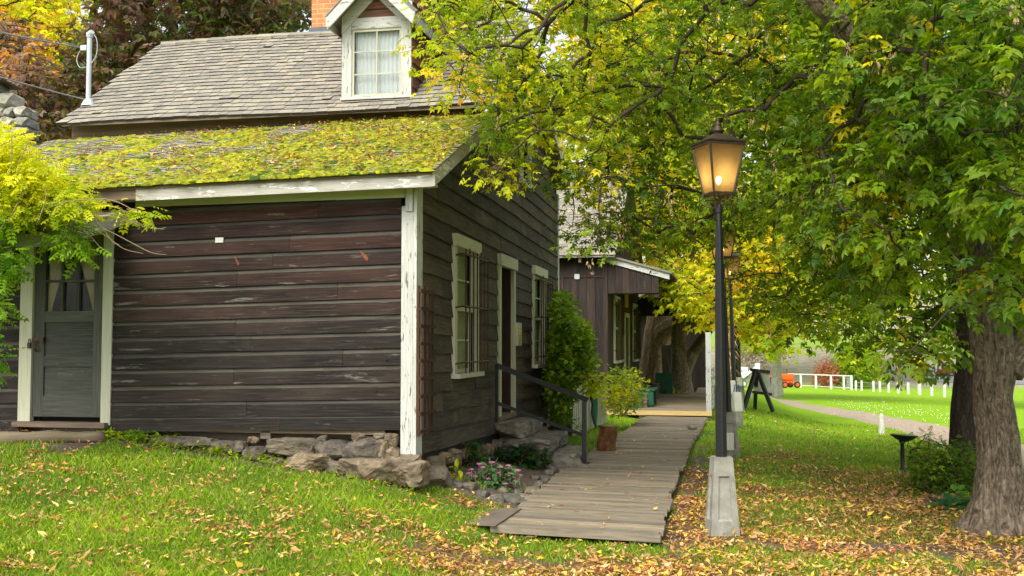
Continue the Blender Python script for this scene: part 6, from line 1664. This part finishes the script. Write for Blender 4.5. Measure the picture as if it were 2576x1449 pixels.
# near yellow spray that hangs beside the porch
# ---- grey trunk tree in the field
pG = on_ground(1953, 65)
CG = [(1830, 820), (1850, 500), (1950, 420), (2150, 450), (2260, 700), (2240, 860), (2160, 870), (2060, 850), (1960, 875), (1880, 870)]
PG, XG = vol(CG, 330, 56, 72, g, HOLES, clump=8.5)
tree('field_tree', 'tree with straight pale grey trunk standing on the far lawn', 'tree', pG, [([pG + Vector((0, 0, -.2)), at(1953, 940, 65), at(1952, 880, 65), at(1950, 780, 65), at(1955, 500, 65)], [.36, .31, .29, .26, .15])], PG, colY(XG, g, .72), 14, 1.7, .55, T3, 71, BARKG, leafm=LEAFT, sides=24, rt=.02)
# ---- background masses behind: more trees beyond the buildings
def bgtree(px, Y, poly, n, Y0, Y1, tone, label, seed, size=.5, rad=1.5, spread=.22, name='background_tree', stops=GREENS, hl=HOLES, per=14, rr_=.3, cl=3.3):
    g = np.random.default_rng(seed); p = on_ground(px, Y); P, X = vol(poly, n, Y0, Y1, g, hl, clump=cl)
    cx = float(np.mean(X[:, 0])); cy = float(np.mean(X[:, 1])); top = at(cx, min(y for _, y in poly) * .6 + cy * .4, Y)
    cols = mixc(tone + np.array([mnoise.noise(Vector((a / 90, b / 80, seed))) for a, b in X]) * spread * 1.6 + g.normal(0, spread * .4, n), stops)
    return tree(name, label, 'tree', p, [([p, p.lerp(top, .35) + Vector((.2, 0, 0)), p.lerp(top, .7), top], [rr_, rr_ * .8, rr_ * .55, rr_ * .25])], P, cols, per, rad, size, T3, seed, BARK2, rt=.014, sides=16, tn=4, group='trees in the background')
bgtree(1500, 48, [(1360, 520), (1370, 100), (1450, -80), (1700, -80), (1760, 200), (1720, 620), (1500, 640)], 280, 44, 56, .84, 'yellow green tree rising behind the second building', 81, .62, 1.5)
bgtree(1820, 128, [(1640, 560), (1660, -80), (2050, -80), (2100, 300), (2060, 620), (1850, 700)], 320, 122, 145, .80, 'light green tree behind the lamp lantern', 82, 1.5, 3.8)
bgtree(2440, 128, [(2040, 740), (2050, -80), (2290, -80), (2310, 400), (2300, 680), (2210, 760)], 280, 122, 150, .66, 'mid green tree behind the right canopy, left of its sky gaps', 83, 1.6, 4.0)
bgtree(2500, 60, [(2420, 720), (2430, -80), (2700, -80), (2700, 740)], 220, 50, 66, .55, 'dark green tree behind the right-hand trunks', 84, .7, 1.8)
RED = [(0, (.035, .040, .018)), (.35, (.085, .12, .022)), (.6, (.17, .085, .055)), (.85, (.34, .24, .22)), (1, (.62, .28, .04))]
lh = [(225, 20, 48, 50), (600, -10, 26, 14), (770, 40, 18, 14), (520, 30, 14, 10), (320, 20, 12, 16)]
bgtree(560, 27, [(95, 345), (110, 230), (185, 170), (235, 110), (255, -80), (830, -80), (830, 110), (420, 160), (160, 340)], 380, 22, 29, .50, 'dark maroon and green tree filling the sky behind the house roof', 85, .30, .75, .32, 'copper_leaved_tree', RED, lh, 18, cl=9.1)
bgtree(60, 36, [(-80, 230), (-80, -80), (190, -80), (200, 120), (235, 150), (215, 250), (100, 240)], 380, 32, 44, .84, 'golden yellow tree at the top left behind the stone wall', 86, .34, .9, .18, 'golden_tree', GREENS, [(222, 22, 50, 52), (140, 60, 18, 16), (60, 130, 16, 24)], 14)
bgtree(0, 26, [(-80, 340), (-80, 60), (40, 60), (110, 180), (150, 330)], 120, 21, 26, .74, 'small russet leaved tree behind the stone wall at the far left', 87, .24, .6, .3, 'russet_tree', RED, [], 14)
bgtree(1120, 30, [(1050, 60), (1055, -80), (1300, -80), (1290, 60)], 90, 26, 32, .35, 'dark feathery tree glimpsed right of the dormer', 88, .3, .8, .2, 'dark_tree', GREENS, [(1080, 40, 20, 14), (1150, 20, 16, 12)], 12)
# shrubs on the far slope
def shrub(name, label, poly, Y0, Y1, n, tone, size, rad, seed, stops=GREENS, spread=.2, per=14, T=T3, cat='shrub', twig=None, leafm=None, droop=.2, base=None, rt=.004, flat=.8, group=None, stem=.02):
    g = np.random.default_rng(seed); P, X = vol(poly, n, Y0, Y1, g)
    cx = float(np.mean(P[:, 0])); cy = float(np.mean(P[:, 1])); gzv = gz(P[:, 0], P[:, 1]); P[:, 2] = np.maximum(P[:, 2], gzv + rad * .3)
    b = Vector(base) if base is not None else Vector((cx, cy, float(gz(cx, cy)))); top = Vector((float(np.mean(P[:, 0])), cy, float(np.mean(P[:, 2]))))
    cols = mixc(tone + np.array([mnoise.noise(Vector((a / 40, c / 40, seed))) for a, c in X]) * spread * 1.5 + g.normal(0, spread * .45, n), stops)
    o = thing(name, label, cat, b, 0, group); Pl = P - np.array(b)
    rts = np.array([(0, 0, .02), (stem, 0, .03), (0, stem, .05), tuple((top - b) * .4)]); A_, B_, ra, rb = skeleton(Pl, rts, g, rt)
    V, F_ = tubes_np(A_, B_, np.maximum(ra, rt * .6), np.maximum(rb, rt * .5), 5); np_obj('stems', V, F_, twig or TWIG, o, smooth=True)
    V, F_, C_ = leaves(Pl, per, rad, size, cols, g, T, droop, flat); np_obj('foliage', V, F_, leafm or LEAF, o, C_); return o
shrub('yellow_shrub', 'yellow and green bushes on the far slope beside the rail fence', [(2105, 950), (2110, 890), (2150, 865), (2210, 880), (2225, 940), (2170, 958)], 124, 134, 90, .55, .8, 1.0, 91, spread=.4)
shrub('red_shrub', 'red brown autumn shrub behind the rail fence on the far slope', [(2055, 965), (2060, 925), (2080, 905), (2100, 925), (2120, 958)], 124, 130, 60, .5, .5, .8, 92, [(0, (.30, .12, .07)), (1, (.50, .20, .14))])
shrub('brown_thicket', 'brown leafless thicket on the hillside above the wagon', [(1840, 900), (1850, 850), (1950, 850), (1990, 880), (1940, 915)], 150, 165, 110, .5, .5, 1.6, 93, [(0, (.24, .19, .13)), (1, (.36, .28, .20))], per=10, T=T1)
# ---- shrubs near the houses
shrub('tall_shrub', 'tall upright dark green shrub growing at the rear corner of the house', [(1398, 1065), (1385, 960), (1392, 860), (1402, 760), (1412, 742), (1424, 745), (1436, 770), (1445, 800), (1462, 790), (1468, 830), (1480, 850), (1488, 900), (1494, 920), (1455, 945), (1432, 985), (1425, 1060)], 16.2, 19.0, 450, .27, .080, .13, 94, per=20, T=TR, spread=.14, droop=.1)
shrub('rose_bush', 'loose light green rose bush in front of the porch', [(1530, 1035), (1522, 960), (1535, 935), (1570, 925), (1600, 940), (1622, 985), (1590, 1025), (1570, 1040)], 20.6, 21.8, 90, .62, .09, .16, 95, per=12, T=T3, spread=.25, twig=TWIGP)
shrub('climbing_plant', 'pale green leafy sprig growing above the cream picket fence', [(1470, 985), (1468, 935), (1485, 925), (1520, 950), (1515, 985)], 16.5, 17.5, 24, .62, .10, .13, 96, per=8, T=TR)
# ---- yellow vine on the awning
VP = [(-80, 330), (10, 335), (38, 360), (50, 415), (115, 420), (140, 455), (185, 485), (228, 505), (232, 520), (180, 526), (120, 536), (40, 556), (0, 590), (-80, 600)]
gv = np.random.default_rng(97)
PV, XV = vol(VP, 400, 9.3, 10.5, gv)
PV2, XV2 = vol([(-60, 600), (40, 585), (30, 650), (10, 700), (20, 760), (-10, 780), (0, 840), (15, 880), (0, 960), (-60, 960)], 34, 9.3, 9.9, gv)
PV3, XV3 = vol([(90, 560), (190, 570), (215, 610), (195, 640), (120, 600)], 12, 9.5, 9.9, gv)
PV4, XV4 = vol([(300, 520), (330, 515), (370, 535), (360, 555), (320, 540)], 4, 9.6, 9.9, gv)
P_ = np.concatenate([PV, PV2, PV3, PV4]); X_ = np.concatenate([XV, XV2, XV3, XV4])
YV = [(0, (.07, .18, .012)), (.35, (.20, .36, .015)), (.7, (.50, .54, .02)), (1, (.72, .66, .03))]
tv = np.interp(X_[:, 1], [330, 480, 540, 600, 900], [.85, .78, .52, .32, .18]) + gv.normal(0, .1, len(X_))
b = Vector((at(-60, 1100, 9.9).x, 9.9, 0)); b.z = float(gz(b.x, b.y))
vn = thing('climbing_vine', 'bright yellow green vine spilling over the awning above the front door', 'vine', b)
Pl = P_ - np.array(b); rts = np.array([(0, 0, z) for z in (0, .5, 1, 1.5, 2, 2.4)]); A_, B_, ra, rb = skeleton(Pl, rts, gv, .0028, pw=.42)
V, F_ = tubes_np(A_, B_, ra, rb, 5); np_obj('stems', V, F_, TWIGP, vn, smooth=True)
V, F_, C_ = leaves(Pl, 11, .15, .15, mixc(tv, YV), gv, T9, .45); np_obj('foliage', V, F_, LEAFT, vn, C_)
mb = MB()
for q in ([(230, 535), (290, 540), (345, 560), (395, 575), (417, 572)], [(230, 545), (300, 548), (360, 570), (412, 577)], [(200, 560), (270, 580), (330, 610), (380, 635), (420, 641)], [(190, 565), (260, 590), (310, 625), (360, 638)], [(150, 560), (220, 590), (255, 625), (275, 628)],
          [(230, 540), (262, 580), (285, 610), (300, 615)], [(60, 590), (120, 600), (190, 605)], [(260, 500), (300, 510), (345, 535), (350, 545)], [(120, 570), (150, 600), (180, 650)]):
    P = catmull([at(a, b_, 9.75) for a, b_ in q], 6); mb = MB(); mb.tube([p - vn.location for p in P], [.006 - .0035 * i / len(P) for i in range(len(P))], 6); mb.build('tendril', TWIGP, vn, True)
for q in ([(20, 560), (55, 480), (45, 420), (75, 350)], [(95, 560), (115, 500), (110, 470)], [(0, 480), (25, 430), (30, 340)], [(130, 520), (180, 505), (270, 500)]):
    P = catmull([at(a, b_, 9.25) for a, b_ in q], 6); mb = MB(); mb.tube([p - vn.location for p in P], .004, 6); mb.build('tendril', TWIGP, vn, True)

# ---- flower bed planting
def rosette(name, label, px, py, n, L, W, colr, tilt=.7, T=TR, seed=1, cat='plant', rad=.06, per=None, h=.1):
    g = np.random.default_rng(seed); p = ground_hit(px, py); o = thing(name, label, cat, p)
    m = n; a = g.uniform(0, 6.28, m); el = g.uniform(.1, 1.2, m) * tilt
    d = np.stack([np.cos(a) * np.cos(el), np.sin(a) * np.cos(el), np.sin(el)], 1); pos = np.stack([np.cos(a) * rad * g.random(m), np.sin(a) * rad * g.random(m), g.uniform(0, h, m)], 1)
    up = np.array([[0, 0, 1.]]); x = np.cross(up, d); x /= np.linalg.norm(x, axis=1)[:, None]; nn = np.cross(d, x); TV, TF = T; s = L * g.uniform(.6, 1.2, m)
    t_ = TV[None, :, 0:1]; V = pos[:, None] + s[:, None, None] * (t_ * d[:, None] + TV[None, :, 1:2] * W * x[:, None] + (TV[None, :, 2:3] - .35 * t_ ** 2) * nn[:, None] + 0)
    cc = np.array(colr) * g.uniform(.7, 1.3, (m, 1)); np_obj('leaves', V.reshape(-1, 3), (TF[None] + (np.arange(m) * len(TV))[:, None, None]).reshape(-1, 4), LEAF, o, np.repeat(np.clip(cc, .004, .9), len(TF), 0), smooth=False); return o
def clump(name, label, cx, cy, wpx, hpx, n, size, tone, seed, per=8, T=TR, rad=.05, stops=GREENS, depth=.35, cat='plant', spread=.15, **kw):
    p = ground_hit(cx, cy + hpx / 2); q = F / p.y
    poly = [(cx - wpx / 2, cy + hpx / 2), (cx - wpx * .45, cy - hpx * .1), (cx - wpx * .2, cy - hpx * .45), (cx + wpx * .2, cy - hpx * .5), (cx + wpx * .45, cy - hpx * .1), (cx + wpx / 2, cy + hpx / 2)]
    return shrub(name, label, poly, p.y, p.y + depth, n, tone, size, rad, seed, stops, spread, per, T, cat, base=p, **kw)
SG = [(0, (.06, .16, .05)), (1, (.20, .36, .13))]
sed = clump('sedum_plant', 'pale green sedum with small pink flower heads at the front of the bed', 1245, 1200, 130, 62, 46, .075, .5, 101, 7, TR, .05, SG, .3)
mb = MB(); g_ = random.Random(4)
PINK = plain('pink_petals', (.62, .20, .38), .7, c2=(.42, .12, .30), scale=60)
for (px, py) in ((1186, 1182), (1205, 1168), (1237, 1164), (1249, 1190), (1228, 1206), (1278, 1172), (1303, 1184), (1296, 1201), (1273, 1218), (1196, 1200), (1258, 1176), (1180, 1192), (1283, 1192), (1215, 1176), (1307, 1196)):
    c = at(px, py, sed.location.y + .03) - sed.location
    for k in range(26):
        a = g_.random() * 6.28; r = .024 * math.sqrt(g_.random()); rock(mb, c + Vector((math.cos(a) * r * 1.2, math.sin(a) * r, .012 - r * .4 + g_.uniform(-.004, .004))), (.006, .006, .006), k, 1, 0, 0, 0)
    mb.tube([c + Vector((0, 0, -.10)), c], .003, 5)
ob = mb.build('flower_heads', PINK, sed); ob['kind'] = 'stuff'
clump('bed_plants', 'dark green leafy ground cover in the bed below the stone steps', 1310, 1150, 150, 50, 120, .085, .12, 102, 7, TR, .07, [(0, (.02, .06, .012)), (1, (.06, .15, .03))], .8)
clump('bed_plants', 'dark ferny plants growing beside the house foundation in the bed', 1170, 1140, 90, 70, 60, .07, .2, 103, 8, T3, .07, [(0, (.025, .07, .012)), (1, (.10, .20, .03))], .5)
rosette('hosta', 'single broad blue green hosta at the foot of the stone steps', 1352, 1150, 12, .13, 1.2, (.12, .24, .15), .9, TR, 104)
rosette('hosta', 'small broad leaved hosta right beside the lowest stone step', 1385, 1158, 10, .10, 1.2, (.10, .20, .10), .8, TR, 105)
clump('bright_sprig', 'light yellow green sprig at the left front end of the bed', 1143, 1195, 44, 46, 10, .12, .66, 106, 6, T1, .05, GREENS, .15)
clump('dark_leaf_plant', 'dark red leaved plants right of the stone steps', 1400, 1130, 60, 16, 22, .05, .4, 107, 8, TR, .04, [(0, (.10, .03, .015)), (1, (.35, .13, .04))], .3)
clump('bed_plants', 'low green plants behind the handrail post beside the shrub', 1430, 1075, 80, 50, 60, .06, .4, 108, 8, T3, .07, GREENS, 1.2)
# weeds at the front wall
gw = np.random.default_rng(110); n = 520; px = gw.uniform(270, 1120, n); xx = np.interp(px, [270, 1120], [hf(270, 1100).x, .15]); yy_ = -gw.exponential(.10, n) - .05; p = np.array([loc2w(a, b_)[:] for a, b_ in zip(xx, yy_)]); p[:, 2] = gz_loc(xx, yy_) + gw.uniform(.01, .09, n) * np.exp(yy_ * 1.5)
k_ = gw.random(n) < np.interp(px, [270, 430, 520, 800, 1120], [.8, .7, .35, .35, .3]); p = p[k_]
V, F_, C_ = leaves(p, 7, .045, .045, mixc(gw.uniform(.3, .6, len(p)), GREENS), gw, TR, -.1, .6); tag(np_obj('weeds', V, F_, LEAF, None, C_), 'low green weeds growing along the stone foundation', 'weeds', kind='stuff')
rosette('dandelion', 'upright broad leaved weed under the front wall boards', 352, 1110, 9, .12, .8, (.12, .26, .04), 1.2, TR, 111)
clump('weed_sprig', 'thin upright weed sprig against the front foundation gap', 433, 1100, 50, 34, 12, .05, .5, 112, 6, TR, .035, GREENS, .1)
# plants round the bird bath
clump('garden_plants', 'dark green feathery plants between the bird bath and the trunks', 2345, 1190, 110, 120, 150, .08, .26, 121, 9, T3, .11, GREENS, 1.6, spread=.2)
clump('garden_plants', 'thin tall stems of purple green foliage beside the bird bath', 2320, 1130, 130, 90, 34, .10, .30, 122, 7, T9, .10, GREENS, 1.2)
clump('garden_plants', 'dense dark plants in front of the second trunk', 2405, 1180, 110, 130, 150, .085, .18, 123, 9, T3, .11, GREENS, .8)
rosette('hosta', 'broad leaved green hosta left of the big trunk base', 2392, 1285, 22, .17, .95, (.06, .18, .06), .9, TR, 124, rad=.12, h=.12)
rosette('hosta', 'bright green leafy plant left of the trunk, under the darker plants', 2405, 1262, 14, .12, .9, (.16, .36, .04), 1.0, TR, 125, rad=.1, h=.12)
rosette('hosta', 'large hosta with one yellow leaf at the bottom right corner', 2590, 1340, 18, .24, .95, (.05, .15, .07), .9, TR, 126, rad=.1, h=.15)
clump('sedum_plant', 'dusky pink sedum heads at the edge of the planting by the trunks', 2350, 1262, 60, 30, 14, .05, .5, 127, 8, TR, .04, [(0, (.16, .07, .06)), (1, (.34, .18, .16))], .3)
clump('deck_plants', 'grassy green plants at the foot of the forked tree beside the deck', 1690, 997, 70, 18, 40, .28, .55, 128, 6, T1, .15, GREENS, 1.0)
rosette('vine_shoot', 'low pale green shoots on the ground left of the door sill', 25, 1075, 16, .16, .8, (.14, .30, .03), .8, T9, 129, rad=.15, h=.1)

# ================================================================== LIGHT
w = bpy.data.worlds.new('World'); sc.world = w; w.use_nodes = True; t = w.node_tree; bg = t.nodes['Background']
EL, AZ = R(48), R(205)
sky = t.nodes.new('ShaderNodeTexSky'); sky.sky_type = 'NISHITA'; sky.sun_disc = False; sky.sun_elevation = EL; sky.sun_rotation = AZ; sky.air_density = 1.0; sky.dust_density = 3.0; sky.ozone_density = .5
hs_ = t.nodes.new('ShaderNodeHueSaturation'); hs_.inputs['Saturation'].default_value = .30; hs_.inputs['Value'].default_value = 1.0
t.links.new(sky.outputs[0], hs_.inputs['Color']); t.links.new(hs_.outputs[0], bg.inputs[0]); bg.inputs[1].default_value = .15
sun = bpy.data.lights.new('sun', 'SUN'); sun.energy = 1.4; sun.angle = R(35); sun.color = (1, .94, .82)
so = bpy.data.objects.new('sun', sun); col.objects.link(so)
D = Vector((math.sin(AZ) * math.cos(EL), math.cos(AZ) * math.cos(EL), math.sin(EL)))   # towards the sun
so.rotation_euler = D.to_track_quat('Z', 'Y').to_euler(); so.location = D * 50
sc.view_settings.view_transform = 'Standard'; sc.view_settings.look = 'None'; sc.view_settings.exposure = 1.0; sc.view_settings.gamma = 1
sc.cycles.max_bounces = 6; sc.cycles.transparent_max_bounces = 8
print('FACES', sum(len(o.data.polygons) for o in sc.objects if o.type == 'MESH'))
